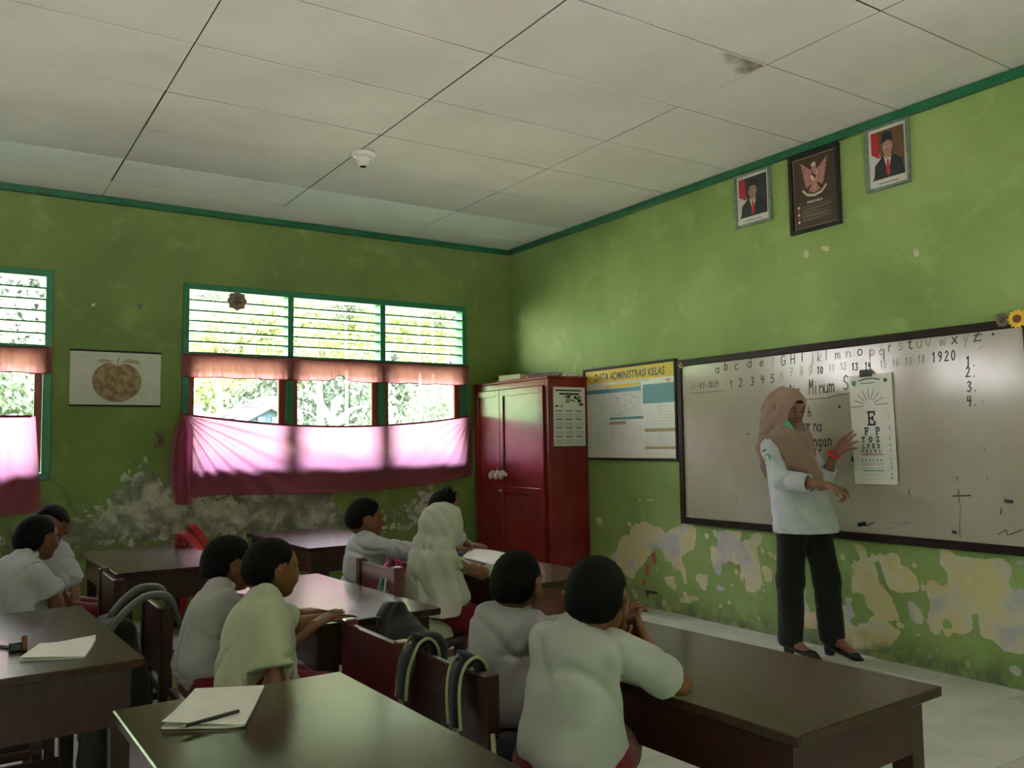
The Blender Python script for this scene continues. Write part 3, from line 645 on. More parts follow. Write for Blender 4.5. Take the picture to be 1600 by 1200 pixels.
for s_, x, y, st_ in [('1',1143,607,1),('2',1158,604,1),('3',1176,602,1),('4',1192,599,1),('5',1207,598,1),('6',1222,592,0),('7',1236,588,0),('8',1252,586,0),('9',1266,586,0),('10',1280,584,1),('11',1298,581,0),('12',1316,578,0),('13',1334,579,1),('14',1354,578,1),
                      ('15',1378,575,0),('16',1397,573,0),('17',1417,571,0),('18',1437,568,0),('19',1459,566,1),('20',1479,564,1)]:
    u, v = bp(x - 3, y); glyph(s_, u, v, .056 if len(s_) == 1 or x > 1450 else .045, .0065 if st_ else .0045, bool(st_), step=.036 if x > 1450 else .023, wf=1 if len(s_) == 1 else .75)
for s_, x, y in [('1.',1509,571),('2.',1509,587),('3.',1511,610),('4.',1511,632)]: u, v = bp(x, y + 2); glyph(s_, u, v, .055, .007, wf=.8, step=.035)
u, v = bp(1080, 609); glyph('16', u, v, .045, .005, False, step=.026, wf=.8); glyph('-03-2025', u + .060, v + .006, .040, .0048, True, step=.0265, wf=.75, jit=.06)
def line_(nm, pts, w, strong_=True): mb = MB(); ribbon(mb, pts, w, ZB); mb.build(nm, M['ink'] if strong_ else M['ink_faint'], wb)
line_('underline', [bp(1078, 615), bp(1131, 610)], .003)
def word(s_, px, py, h, step, wf=.7): u, v = bp(px, py); glyph(s_, u, v, h, .0068, True, .03, step, wf, .04)
word('Air', 1232, 620, .075, .032); word('Minum', 1264, 616, .088, .036); word('Se', 1318, 609, .085, .04)
line_('underline', [bp(1232, 624), bp(1262, 624), bp(1290, 622), bp(1312, 617), bp(1336, 613)], .004)
word('s', 1249, 651, .072, .03); word('h', 1263, 651, .060, .03); word('warna', 1249, 674, .080, .034, .62); word('ungan', 1264, 697, .075, .034, .62); word('n', 1299, 722, .065, .05)
for a, b_, c_, w_ in [((1311, 635), (1313, 636), 1, .012), ((1333, 717), (1338, 718), 1, .03), ((1489, 775), (1517, 774), 1, .007), ((1571, 783), (1582, 784), 1, .016), ((1501, 790), (1499, 836), 0, .005), ((1421, 765), (1421, 773), 1, .005), ((1565, 795), (1564, 803), 1, .006),
                      ((1342, 820), (1352, 818), 1, .022), ((1352, 822), (1366, 816), 1, .006), ((1382, 828), (1420, 815), 0, .003), ((1392, 816), (1424, 818), 0, .003), ((1489, 831), (1494, 832), 1, .015), ((1560, 835), (1572, 828), 1, .004), ((1572, 828), (1576, 838), 1, .004), ((1578, 835), (1598, 828), 1, .005),
                      ((1551, 522), (1553, 522), 1, .012), ((1150, 780), (1151, 790), 0, .006), ((1168, 677), (1171, 678), 1, .008), ((1538, 700), (1539, 703), 0, .008), ((1535, 628), (1537, 628), 0, .006), ((1528, 547), (1536, 541), 0, .005), ((1496, 745), (1497, 752), 0, .006), ((1310, 838), (1325, 834), 0, .004), ((1500, 810), (1501, 842), 0, .004),
                      ((1491, 745), (1497, 748), 0, .005), ((1498, 765), (1499, 785), 0, .01), ((1542, 745), (1544, 750), 0, .006)]:
    line_('marker_stroke', [bp(*a), bp(*b_)], w_, bool(c_))
# sunflower ornaments on the frame corners
def flower(px, py, R_, label, petals, cpet, ccen, n=14, X=-.033):
    p = onx(px, py, X); t = empty('flower_ornament'); t.matrix_world = BX(X - .0005, p.y, p.z); tag(t, label, 'ornament', 'flower ornaments on the board frame')
    mb = MB()
    for k in range(n):
        a = 2 * math.pi * k / n; c, s_ = math.cos(a), math.sin(a); q = .30 * R_
        poly = [(c * R_ * .3 - s_ * q * .7, s_ * R_ * .3 + c * q * .7), (c * R_ * .72 - s_ * q * .6, s_ * R_ * .72 + c * q * .6), (c * R_, s_ * R_), (c * R_ * .72 + s_ * q * .6, s_ * R_ * .72 - c * q * .6), (c * R_ * .3 + s_ * q * .7, s_ * R_ * .3 - c * q * .7)]
        mb.prism(poly, lambda a_, b_, d: Vector((a_, b_, .001 + d + .0004 * (k % 2))), .003)
    mb.build('petals', mat('petal', cpet, .5, var=.12), t)
    MB().lathe([(R_ * .42, 0), (R_ * .42, .006), (R_ * .25, .010), (.001, .011)], n=16).build('flower_centre', mat('flower_centre', ccen, .6, var=.3, vscale=60), t)
flower(1590, 498, .050, 'yellow sunflower ornament with brown centre on the top right frame corner', 14, (.85, .52, .03), (.16, .06, .015))
flower(1064, 571, .022, 'small yellow flower ornament between the poster and the whiteboard', 8, (.80, .55, .05), (.12, .06, .02), n=9)
flower(1567, 500, .038, 'faded brownish flower ornament beside the sunflower on the frame', 12, (.17, .12, .07), (.10, .07, .045), n=12)

# ---- eye chart clipped to the board
ca = onx(1331, 592, -.03); cbr = onx(1406, 757, -.03); cbl = onx(1340, 757, -.03)
cWd = .27; cHt = .625
ch = empty('eye_chart'); Mc = BX(-.0305, -3.668, .978) @ Matrix.Rotation(math.radians(1.0), 4, 'Z'); ch.matrix_world = Mc
tag(ch, 'white folded eye test chart with a large letter E clipped to the board', 'eye chart')
mb = MB()   # three folded panels
for k, (y0, y1) in enumerate(((0, .415), (.4155, .52), (.5205, cHt))): mb.box(0, cWd, y0, y1, .0 + .001 * (k % 2), .0015 + .001 * (k % 2))
mb.build('chart_sheet', M['paper_white'], ch)
zc = .0027
def srow(s_, y, h, cx, step, w_, single=False):
    n_ = len(s_); x0 = cx - (n_ - 1) * step / 2; e = MB()
    for i, c_ in enumerate(s_):
        write(e, c_, x0 + i * step - .3 * h, y, h, w_, zc)
        if single: e.build('chart_letter', M['ink'], ch); e = MB()
    if not single: e.build('letter_row', M['ink'], ch)
cx = .118
srow('E', .338, .072, cx + .012, .1, .012, True); srow('FP', .283, .037, cx + .012, .070, .0075, True); srow('TOZ', .240, .028, cx, .046, .0058, True); srow('LPED', .205, .022, cx, .032, .0048, True); srow('PECFL', .180, .015, cx, .027, .0034)
srow('EDFCZP', .130, .011, cx, .024, .0026); srow('FELOPZD', .108, .009, cx, .020, .0020); srow('DEFPOTEC', .086, .007, cx, .017, .0014); srow('LEFODPCT', .052, .005, cx, .017, .001); srow('FDPLTCEO', .028, .004, cx, .017, .0008)
for k, y in enumerate((.375, .312, .252, .213, .185, .134, .110, .088, .052, .030)): e = MB(); write(e, str(k + 1), .235 - (.008 if k == 9 else 0), y, .012, .0024, zc, step=.009); e.build('row_number', M['ink'], ch)
for k in range(9):
    a = math.radians(180 * k / 8 + 2); r0, r1 = .036, (.098 if k not in (0, 8) else .115)
    e = MB(); ribbon(e, [(cx + .004 + r0 * math.cos(a), .448 + r0 * math.sin(a)), (cx + .004 + r1 * math.cos(a), .448 + r1 * math.sin(a) * .98)], .0032, zc + .001); e.build('fan_line', M['ink'], ch)
e = MB()
for k in range(22): x = .062 + k * .0062; flat_rect(e, x, x + .0045, .588 + .010 * math.sin(k * .15) , .596 + .010 * math.sin(k * .15), zc + .001)
flat_rect(e, .075, .165, .574, .578, zc + .001)
tag(e.build('heading_lettering', M['ink'], ch), kind='stuff')
flat_rect(MB(), .058, .192, .166, .1705, zc).build('red_line', mat('chart_red', (.45, .02, .04), .5), ch)
flat_rect(MB(), .058, .192, .074, .0785, zc).build('green_line', mat('chart_green', (.02, .25, .09), .5), ch)
mb = MB(); flat_poly(mb, [(.018, .595), (.044, .595), (.044, .573), (.031, .562), (.018, .573)], zc + .001); mb.build('left_emblem', mat('emblem_green', (.03, .22, .12), .5), ch)
mb = MB(); flat_poly(mb, arc(.232, .588, .012, .013, 200, 340, 8) + [(.240, .600), (.232, .588), (.224, .600)], zc + .001); mb.build('right_emblem', M['ink'], ch)
cl = empty('binder_clip'); cl.matrix_world = Mc @ Matrix.Translation((.108, cHt - .012, 0)); tag(cl, 'black clip holding the eye chart at its top', 'clip')
MB().add([(-.034, 0, 0), (.042, 0, 0), (.036, .03, 0), (.02, .042, 0), (-.032, .042, 0), (-.034, 0, .012), (.042, 0, .012), (.036, .03, .010), (.02, .042, .008), (-.032, .042, .008)],
         [(4, 3, 2, 1, 0), (5, 6, 7, 8, 9), (0, 1, 6, 5), (1, 2, 7, 6), (2, 3, 8, 7), (3, 4, 9, 8), (4, 0, 5, 9)]).build('clip_body', M['black'], cl)
MB().tube([(-.012, .02, .012), (-.012, .0, .017), (.012, .0, .017), (.012, .02, .012)], .0015, 6).build('clip_handle', M['black'], cl)

# ---- administration poster
po = empty('administration_poster'); po.matrix_world = BX(-.001, -1.13, 1.098); tag(po, 'class data poster under a yellow heading in a dark frame beside the cabinet', 'poster')
PW, PH = 1.09, .745
flat_rect(MB(), .012, PW - .012, .012, PH - .012, .004, .004).build('poster_sheet', M['paper_white'], po)
mb = MB()
for a in ((0, PW, 0, .018), (0, PW, PH - .018, PH), (0, .018, .018, PH - .018), (PW - .022, PW, .018, PH - .018)): mb.box(*a, 0, .022, b=.003)
mb.build('frame', M['dark_frame'], po)
z = .0085; blue = mat('print_blue', (.08, .25, .30), .5); yel = mat('print_yellow', (.70, .50, .03), .5, var=.05); gry = mat('print_line', (.36, .36, .34), .6); brn = mat('print_brown', (.40, .28, .13), .6)
flat_rect(MB(), .02, PW - .022, PH - .125, PH - .02, z).build('yellow_heading', yel, po)
me = text_mesh('DATA ADMINISTRASI KELAS', .082, bold=.0012, shear=.15, align='CENTER'); me.materials.append(M['ink'])
o = bpy.data.objects.new('heading_text', me); COL.objects.link(o); o.parent = po; o.location = (.55, PH - .105, z + .0012); o.scale = (.80, 1, 1)
for q_ in ((.02, .70, .535, .568), (.72, PW - .03, .43, .575), (.32, .72, .318, .338)): flat_rect(MB(), *q_, z).build('blue_band', blue, po)
mb = MB(); flat_rect(mb, .28, .70, .573, .60, z); mb.build('yellow_band', yel, po)
for q_ in ((.73, PW - .03, .215, .24), (.73, PW - .03, .085, .105), (.32, .52, .28, .305)): flat_rect(MB(), *q_, z).build('brown_band', brn, po)
mb = MB()
for k in range(15): flat_rect(mb, .03, .30, .10 + k * .03, .1015 + k * .03, z)
for x in (.03, .08, .13, .16, .19, .22, .25, .28): flat_rect(mb, x, x + .0015, .1, .53, z)
for k in range(9): flat_rect(mb, .32, .70, .35 + k * .022, .3515 + k * .022, z)
for k in range(17): flat_rect(mb, .32 + k * .0237, .3215 + k * .0237, .35, .53, z)
for k in range(7): flat_rect(mb, .32, .70, .155 + k * .022, .1565 + k * .022, z)
for k in range(12): flat_rect(mb, .32 + k * .034, .3215 + k * .034, .155, .28, z)
for k in range(8): flat_rect(mb, .73, PW - .035, .25 + k * .022, .2515 + k * .022, z)
for k in range(6): flat_rect(mb, .73, PW - .035, .115 + k * .016, .1165 + k * .016, z)
flat_rect(mb, .90, .9015, .11, .43, z); flat_rect(mb, .40, .80, .608, .613, z)
tag(mb.build('table_lines', gry, po), kind='stuff')
mb = MB(); r_ = random.Random(8)
for k in range(60): x = r_.uniform(.33, .66); y = .355 + .022 * r_.randint(0, 7); flat_rect(mb, x, x + .012, y, y + .007, z + .0003)
tag(mb.build('table_entries', gry, po), kind='stuff')
mb = MB(); flat_poly(mb, [(.97, .60), (1.0, .61), (1.03, .60), (1.0, .575)], z + .001); mb.build('poster_emblem', mat('emblem_rose', (.5, .3, .2), .5), po)

# ---- portraits and the framed principle board
def frame_thing(name, label, cat, p0, w_, h_, tilt, matf, fw_, group=None, X=-.001):
    t = empty(name); t.matrix_world = BX(X, p0[0], p0[1]) @ Matrix.Rotation(tilt, 4, 'Z'); tag(t, label, cat, group)
    mb = MB()
    for a in ((0, w_, 0, fw_), (0, w_, h_ - fw_, h_), (0, fw_, fw_, h_ - fw_), (w_ - fw_, w_, fw_, h_ - fw_)): mb.box(*a, 0, .022, b=.003)
    mb.build('frame', matf, t); return t
silver = mat('silver_frame', (.20, .26, .22), .35, var=.2, vscale=30, metal=.4)
suit = mat('print_suit', (.015, .018, .02), .45); skinp = mat('print_skin', (.36, .20, .14), .45); redp = mat('print_red', (.42, .02, .03), .45); whp = mat('print_white', (.62, .60, .56), .45)
def portrait(label, p0, w_, h_, bgcol, older):
    t = frame_thing('framed_portrait', label, 'portrait', p0, w_, h_, 0, silver, .016, 'official portraits high on the board wall')
    z = .006; flat_rect(MB(), .014, w_ - .014, .014, h_ - .014, .003, .003).build('portrait_sheet', whp, t)
    x0, x1, y0, y1 = .034, w_ - .034, .062, h_ - .034; W_ = x1 - x0; H_ = y1 - y0
    P = lambda a, b: (x0 + a * W_, y0 + b * H_)
    def S(nm, pts, k, m_): mb = MB(); flat_poly(mb, [P(*q) for q in pts], z + k * .0005, .0004); mb.build(nm, m_, t)
    S('backdrop', [(0, 0), (1, 0), (1, 1), (0, 1)], 1, mat('print_backdrop', bgcol, .45, var=.3, vscale=8))
    S('flag_white', [(0, 0), (.30, .35), (.24, .6), (0, .85)], 2, whp); S('flag_red', [(0, .55), (.26, .42), (.22, .98), (0, .98)], 3, redp)
    S('jacket', [(.06, 0), (.10, .30), (.34, .46), (.50, .40), (.66, .46), (.92, .32), (1.0, .0)], 4, suit)
    S('shirt_front', [(.38, .46), (.50, .06), (.62, .46), (.5, .44)], 5, whp); S('necktie', [(.47, .38), (.44, .10), (.50, .02), (.57, .10), (.53, .38)], 6, redp)
    S('neck', [(.42, .40), (.60, .40), (.60, .52), (.42, .52)], 6, skinp)
    S('face', [(a, b) for a, b in arc(.50, .63, .145, .175, 0, 360, 18)][:-1], 7, skinp)
    S('ears', [(.34, .60), (.36, .68), (.65, .68), (.67, .60), (.64, .58), (.37, .58)], 6, skinp)
    S('cap', [(.33, .72), (.36, .93), (.50, .96), (.66, .91), (.67, .73), (.5, .77)], 8, suit)
    br = mat('print_brow', (.05, .03, .03), .5)
    for a in (.42, .56): S('eye_print', [(a - .045, .665), (a + .045, .67), (a + .045, .68), (a - .045, .675)], 8, br)
    S('moustache' if older else 'mouth_print', [(.45, .565), (.55, .565), (.53, .555), (.47, .555)], 8, br)
    if older:
        for a in (.43, .57): S('spectacle_lens', arc(a, .645, .05, .028, 0, 360, 10)[:-1], 9, mat('lens_print', (.45, .30, .22), .3))
    S('caption_lines', [(.2, -.10), (.8, -.10), (.8, -.085), (.2, -.085)], 2, br)
    MB().tube([(w_ / 2 - .03, h_, .006), (w_ / 2, h_ + .02, .004), (w_ / 2 + .03, h_, .006)], .0015, 5).build('hanging_wire', M['black'], t)
portrait('left of the two silver-framed portraits, man in black cap before a dark backdrop', (-2.822, 2.663), .300, .360, (.03, .03, .05), False)
portrait('right of the two silver-framed portraits, older man in black cap before a brown backdrop', (-3.815, 2.655), .270, .375, (.12, .065, .035), True)
t = frame_thing('framed_emblem', 'black-framed brown panel with a winged crest hanging between the two portraits', 'framed panel', (-3.27, 2.52), .368, .50, 0, mat('black_frame', (.008, .007, .007), .3), .026)
brn2 = mat('panel_brown', (.055, .032, .018), .35, var=.15)
flat_rect(MB(), .02, .348, .02, .48, .003, .003).build('panel', brn2, t)
rose = mat('emblem_rose_gold', (.42, .20, .18), .4, var=.2, vscale=60); cream_ = mat('print_cream', (.50, .42, .30), .5)
mb = MB()
for a in ((.030, .338, .028, .033), (.030, .338, .467, .472), (.030, .035, .033, .467), (.333, .338, .033, .467)): flat_rect(mb, *a, .0062)
mb.build('gold_border', mat('gold_line', (.32, .24, .18), .4), t)
CXE = .184
def E_(nm, polys, k, m_):
    mb = MB()
    for pl in polys: flat_poly(mb, [(CXE + a, .28 + b) for a, b in pl], .0062 + k * .0005, .0005)
    mb.build(nm, m_, t)
wing = []
for s_ in (-1, 1):
    for k in range(6):
        a0 = math.radians(100 - 20 * k); tipx = .105 - .006 * k; tipy = .165 - .026 * k
        wing.append([(s_ * .02, .02 + .012 * (5 - k)), (s_ * (tipx * .75), tipy - .040), (s_ * tipx, tipy), (s_ * (tipx * .80), tipy - .01), (s_ * .022, .04 + .012 * (5 - k))])
E_('wings', wing, 0, rose)
E_('bird_body', [[(-.026, .02), (-.030, .09), (-.012, .125), (.012, .125), (.030, .09), (.026, .02), (0, .0)], [(-.022, .01), (-.03, -.03), (0, -.045), (.03, -.03), (.022, .01)]], 2, rose)
E_('bird_head', [[(-.014, .12), (-.012, .142), (.004, .15), (.014, .14), (.012, .12)], [(-.012, .14), (-.026, .134), (-.012, .130)]], 3, whp)
E_('shield', [[(-.024, .095), (.024, .095), (.024, .05), (0, .025), (-.024, .05)]], 4, whp)
E_('shield_red', [[(-.022, .093), (0, .093), (0, .068), (-.022, .068)], [(0, .068), (.022, .068), (.020, .052), (0, .032)]], 5, redp)
E_('shield_centre', [[(-.008, .076), (.008, .076), (.008, .060), (0, .052), (-.008, .060)], [(.004, .09), (.018, .09), (.016, .078), (.006, .078)]], 6, M['ink'])
E_('talons', [[(-.03, -.005), (-.042, -.03), (-.034, -.034), (-.02, -.01)], [(.03, -.005), (.042, -.03), (.034, -.034), (.02, -.01)]], 3, rose)
E_('motto_ribbon', [[(-.085, -.005), (-.05, -.040), (0, -.052), (.05, -.040), (.085, -.005), (.092, -.018), (.055, -.056), (0, -.068), (-.055, -.056), (-.092, -.018)]], 4, cream_)
me = text_mesh('PANCASILA', .022, bold=.0004, align='CENTER'); me.materials.append(whp); o = bpy.data.objects.new('panel_title', me); COL.objects.link(o); o.parent = t; o.location = (CXE, .178, .007); 
mb = MB(); r_ = random.Random(5)
for i, y in enumerate((.160, .146, .139, .126, .119, .106, .099, .092, .079, .072)): flat_rect(mb, .085, .085 + r_.choice([.19, .21, .225, .13]), y, y + .0035, .0064)
mb.build('text_lines', mat('dim_text', (.22, .17, .12), .5), t)
for i, y in enumerate((.158, .136, .113, .090, .066)):
    mb = MB(); flat_poly(mb, [(.055, y), (.072, y), (.072, y + .012), (.063, y + .017), (.055, y + .012)], .0064 + .0001 * i); mb.build('symbol_badge', redp if i in (1, 3) else whp, t)

# ---- apple poster and small items on the window wall
ap = empty('apple_poster'); ap.matrix_world = BYc(-3.725, -.003, 1.545); tag(ap, 'pale poster of a large apple filled with brown seeds, hanging between the windows', 'poster')
AW, AH = .612, .405
flat_rect(MB(), .004, AW - .004, .006, AH - .006, .001, .0025).build('poster_sheet', M['paper'], ap)
MB().box(0, AW, AH - .012, AH, 0, .010, b=.002).build('batten', M['dark_frame'], ap); MB().box(0, AW, 0, .012, 0, .012, b=.002).build('batten', M['dark_frame'], ap)
apc = mat('seed_brown', (.25, .16, .085), .8, col2=(.42, .30, .18), vscale=26, bump=.6, bscale=60, var_lo=.4, var_hi=.6)
aps = []
for k in range(40):
    a = 2 * math.pi * k / 40; r = .155; x = r * math.cos(a) * 1.06; y = r * math.sin(a) * (.92 if math.sin(a) > 0 else .98)
    if math.sin(a) > .75: y -= .035 * max(0, 1 - abs(math.cos(a)) / .35)
    aps.append((.31 + x, .185 + y))
mb = MB(); flat_poly(mb, aps, .0036, .0015); mb.build('seed_apple', apc, ap)
mb = MB(); flat_poly(mb, [(.306, .30), (.312, .30), (.325, .355), (.317, .357)], .0036, .0015); mb.build('apple_stalk', apc, ap)
mb = MB(); flat_poly(mb, [(.33, .325), (.39, .352), (.45, .335), (.47, .31), (.40, .318)], .0052, .001); flat_poly(mb, [(.17, .32), (.20, .345), (.29, .33), (.24, .315)], .0052, .001); mb.build('apple_leaf', mat('seed_pale', (.45, .35, .24), .8, var=.2, vscale=40), ap)
mb = MB()
for a in ((.03, .031, .03, .37), (.575, .576, .03, .37), (.03, .575, .37, .371)): flat_rect(mb, *a, .0036)
for k in range(16): flat_rect(mb, .04 + k * .007, .0445 + k * .007, .352 - k * .0004, .356 - k * .0004, .0036)
mb.build('pencil_lines', gry, ap)
sr = ony(371, 470, -.03); so_ = empty('star_ornament'); so_.matrix_world = BYc(sr.x, -.0185, sr.z); tag(so_, 'eight-pointed paper star with a black symbol stuck on the window louvres', 'ornament')
sp = []
for k in range(32): a = 2 * math.pi * k / 32; r = .072 * (1 - .13 * (abs((k % 4) - 2) == 0 or 0) + .0) if k % 4 else .080; r = .080 if k % 4 == 0 else (.066 if k % 4 == 2 else .071); sp.append((r * math.cos(a), r * math.sin(a)))
mb = MB(); flat_poly(mb, sp, .0, .004); mb.build('star_card', mat('star_brown', (.20, .155, .11), .6, var=.3, vscale=50), so_)
mb = MB(); ribbon(mb, [(.02, .03), (-.01, .025), (-.005, -.02), (.01, -.035)], .009, .0042); ribbon(mb, [(-.03, -.01), (.0, -.015), (.035, -.005)], .009, .0042); ribbon(mb, [(-.01, .02), (.03, -.02)], .008, .0042); ribbon(mb, [(.012, .01), (.03, .025)], .007, .0042); mb.build('star_symbol', M['ink'], so_)
dq = ony(252, 687); dr = empty('small_drawing'); dr.matrix_world = BYc(dq.x - .05, -.0015, dq.z - .06); tag(dr, 'small faded drawing stuck on the wall left of the pink curtain', 'drawing')
flat_rect(MB(), 0, .085, 0, .125, .0005, .001).build('drawing_sheet', mat('faded_green_paper', (.16, .18, .06), .7, var=.15, vscale=20), dr)
mb = MB(); 
for pl in (arc(.04, .085, .016, .014, 0, 360, 10)[:-1], arc(.045, .045, .020, .026, 0, 360, 10)[:-1]): flat_poly(mb, pl, .0016, .0008)
mb.build('drawn_figure', mat('drawn_brown', (.13, .07, .04), .7), dr)
lamp = empty('ceiling_lampholder', (-2.287, -1.825, H)); tag(lamp, 'round white ceiling lamp holder on the panel joint, without a bulb', 'lamp holder')
MB().lathe([(.075, 0), (.078, -.010), (.070, -.022), (.050, -.030)], n=28).build('base_plate', M['white_plastic'], lamp, True)
MB().lathe([(.050, -.028), (.046, -.045), (.036, -.062), (.030, -.080), (.026, -.082)], n=28).build('socket', M['white_plastic'], lamp, True)
MB().lathe([(.022, -.0825), (.02, -.086), (.012, -.087)], n=16).build('socket_mouth', M['dark'], lamp)
for s_ in (-1, 1): o = MB().lathe([(.001, .008), (.008, .004), (.008, -.012), (.001, -.014)], c=(s_ * .058, 0, -.028), n=8).build('screw_cap', M['white_plastic'], lamp, True)
# ================================================================== IMPLICIT SURFACES (one continuous skin from blended shapes)
def _smin(a, b, k):
    if k <= 0: return np.minimum(a, b)
    h = np.maximum(k - np.abs(a - b), 0) / k
    return np.minimum(a, b) - h * h * k * .25
class Cap:
    def __init__(s, a, b, ra, rb=None, k=.02): s.a = np.array(a, float); s.b = np.array(b, float); s.ra = ra; s.rb = ra if rb is None else rb; s.k = k
    def bound(s): c = (s.a + s.b) / 2; return c, np.linalg.norm(s.b - s.a) / 2 + max(s.ra, s.rb)
    def d(s, P):
        ab = s.b - s.a; t = np.clip(((P - s.a) @ ab) / max(ab @ ab, 1e-12), 0, 1)
        return np.linalg.norm(P - s.a - t[:, None] * ab, axis=1) - (s.ra + (s.rb - s.ra) * t)
class Ell:
    def __init__(s, c, r, R=None, k=.02): s.c = np.array(c, float); s.r = np.array(r, float); s.R = np.eye(3) if R is None else np.array(R, float); s.k = k
    def bound(s): return s.c, s.r.max()
    def d(s, P):
        q = (P - s.c) @ s.R; k0 = np.linalg.norm(q / s.r, axis=1); k1 = np.linalg.norm(q / s.r ** 2, axis=1)
        return k0 * (k0 - 1) / np.maximum(k1, 1e-9)
def sdf_mesh(prims, h, post=None, disp=None, fine=None):
    """prims: blended union; post(P,d)->d cuts; surface-nets over sparse blocks"""
    B = 8
    lo = np.min([p.bound()[0] - p.bound()[1] - .02 for p in prims], axis=0); hi = np.max([p.bound()[0] + p.bound()[1] + .02 for p in prims], axis=0)
    nb = np.ceil((hi - lo) / (h * B)).astype(int) + 1
    bi = np.stack(np.meshgrid(*[np.arange(n) for n in nb], indexing='ij'), -1).reshape(-1, 3)
    cen = lo + (bi + .5) * h * B; rad = h * B * .8661
    def evalf(P, owner, ncell):
        d = np.full(len(P), 1.0)
        for p in prims:
            c, r = p.bound(); act = np.linalg.norm(ccen - c, axis=1) < r + crad + p.k + .03
            if not act.any(): continue
            m_ = act[owner] if ncell is None else np.repeat(act, ncell)
            idx = np.nonzero(m_)[0]; Q = P[idx]; d[idx] = _smin(d[idx], p.d(Q), p.k)
        if disp is not None: d = d + disp(P)
        if post is not None: d = post(P, d)
        return d
    ccen = cen; crad = 0.0
    dc = evalf(cen, np.arange(len(cen)), None)
    keep = np.abs(dc) < rad * 1.5 + .012
    bi = bi[keep]; ccen = cen[keep]; crad = rad
    g = np.arange(B + 1); G3 = np.stack(np.meshgrid(g, g, g, indexing='ij'), -1).reshape(-1, 3)
    IJK = (bi[:, None, :] * B + G3[None]).reshape(-1, 3)
    P = lo + IJK * h
    d = evalf(P, None, len(G3)).reshape(-1, B + 1, B + 1, B + 1)
    s = d < 0
    c8 = [(i, j, k) for i in (0, 1) for j in (0, 1) for k in (0, 1)]
    cnt = sum(s[:, i:B + i, j:B + j, k:B + k].astype(np.int8) for i, j, k in c8)
    cb = np.nonzero((cnt > 0) & (cnt < 8))
    D8 = {c: d[cb[0], cb[1] + c[0], cb[2] + c[1], cb[3] + c[2]] for c in c8}
    n = len(cb[0]); acc = np.zeros((n, 3)); num = np.zeros(n)
    for a in c8:
        for ax in range(3):
            if a[ax] == 1: continue
            b = list(a); b[ax] = 1; b = tuple(b); da, db = D8[a], D8[b]; m_ = (da < 0) != (db < 0)
            t = np.where(m_, da / np.where(da == db, 1, da - db), 0)
            pt = np.tile(np.array(a, float), (n, 1)); pt[:, ax] += t
            acc[m_] += pt[m_]; num[m_] += 1
    cell = bi[cb[0]] * B + np.stack(cb[1:], -1)
    V = lo + (cell + acc / num[:, None]) * h
    S = nb * B + 2; key = (cell[:, 0] * S[1] + cell[:, 1]) * S[2] + cell[:, 2]
    order = np.argsort(key); sk = key[order]
    faces = []
    for ax in range(3):
        o1, o2 = [(1, 2), (2, 0), (0, 1)][ax]
        sl = [slice(0, B)] * 3; sa = s[:, :B, :B, :B]; e = [slice(0, B)] * 3; e[ax] = slice(1, B + 1); sb = s[(slice(None), *e)]
        q = np.nonzero(sa != sb); base = bi[q[0]] * B + np.stack(q[1:], -1); flip = ~sa[q]
        ids = []; ok = np.ones(len(base), bool)
        for (da_, db_) in ((0, 0), (-1, 0), (-1, -1), (0, -1)):
            c = base.copy(); c[:, o1] += da_; c[:, o2] += db_
            ok &= (c >= 0).all(1)
            k = (c[:, 0] * S[1] + c[:, 1]) * S[2] + c[:, 2]; pos = np.searchsorted(sk, k); pos = np.minimum(pos, len(sk) - 1); ok &= sk[pos] == k; ids.append(order[pos])
        F = np.stack(ids, -1); F[flip] = F[flip][:, ::-1]; faces.append(F[ok])
    return V, np.concatenate(faces)
def sdf_object(name, prims, h, m_, parent=None, post=None, disp=None, smooth_it=1):
    V, F = sdf_mesh(prims, h, post, disp)
    for _ in range(smooth_it):       # light relaxation
        a = np.zeros_like(V); c = np.zeros(len(V))
        for i in range(4):
            u, v = F[:, i], F[:, (i + 1) % 4]; np.add.at(a, u, V[v]); np.add.at(c, u, 1); np.add.at(a, v, V[u]); np.add.at(c, v, 1)
        V = V * .5 + .5 * a / np.maximum(c, 1)[:, None]
    me = bpy.data.meshes.new(name); me.vertices.add(len(V)); me.vertices.foreach_set('co', V.astype(np.float32).ravel())
    me.loops.add(len(F) * 4); me.loops.foreach_set('vertex_index', F.astype(np.int32).ravel())
    me.polygons.add(len(F)); me.polygons.foreach_set('loop_start', np.arange(0, len(F) * 4, 4, dtype=np.int32)); pass
    me.update(calc_edges=True); me.validate(); me.polygons.foreach_set('use_smooth', [True] * len(me.polygons))
    return link(name, me, m_, parent)
def wav(P, dirs):
    """cloth folds: sum of directional waves"""
    d = np.zeros(len(P))
    for v, ph, amp in dirs:
        x = P @ np.array(v, float); d += amp * np.sin(x + ph + 1.2 * np.sin(.31 * x + 2.1 * ph))
    return d
def V3(*a): return np.array(a, float)
def unit(v): v = np.array(v, float); return v / max(np.linalg.norm(v), 1e-9)
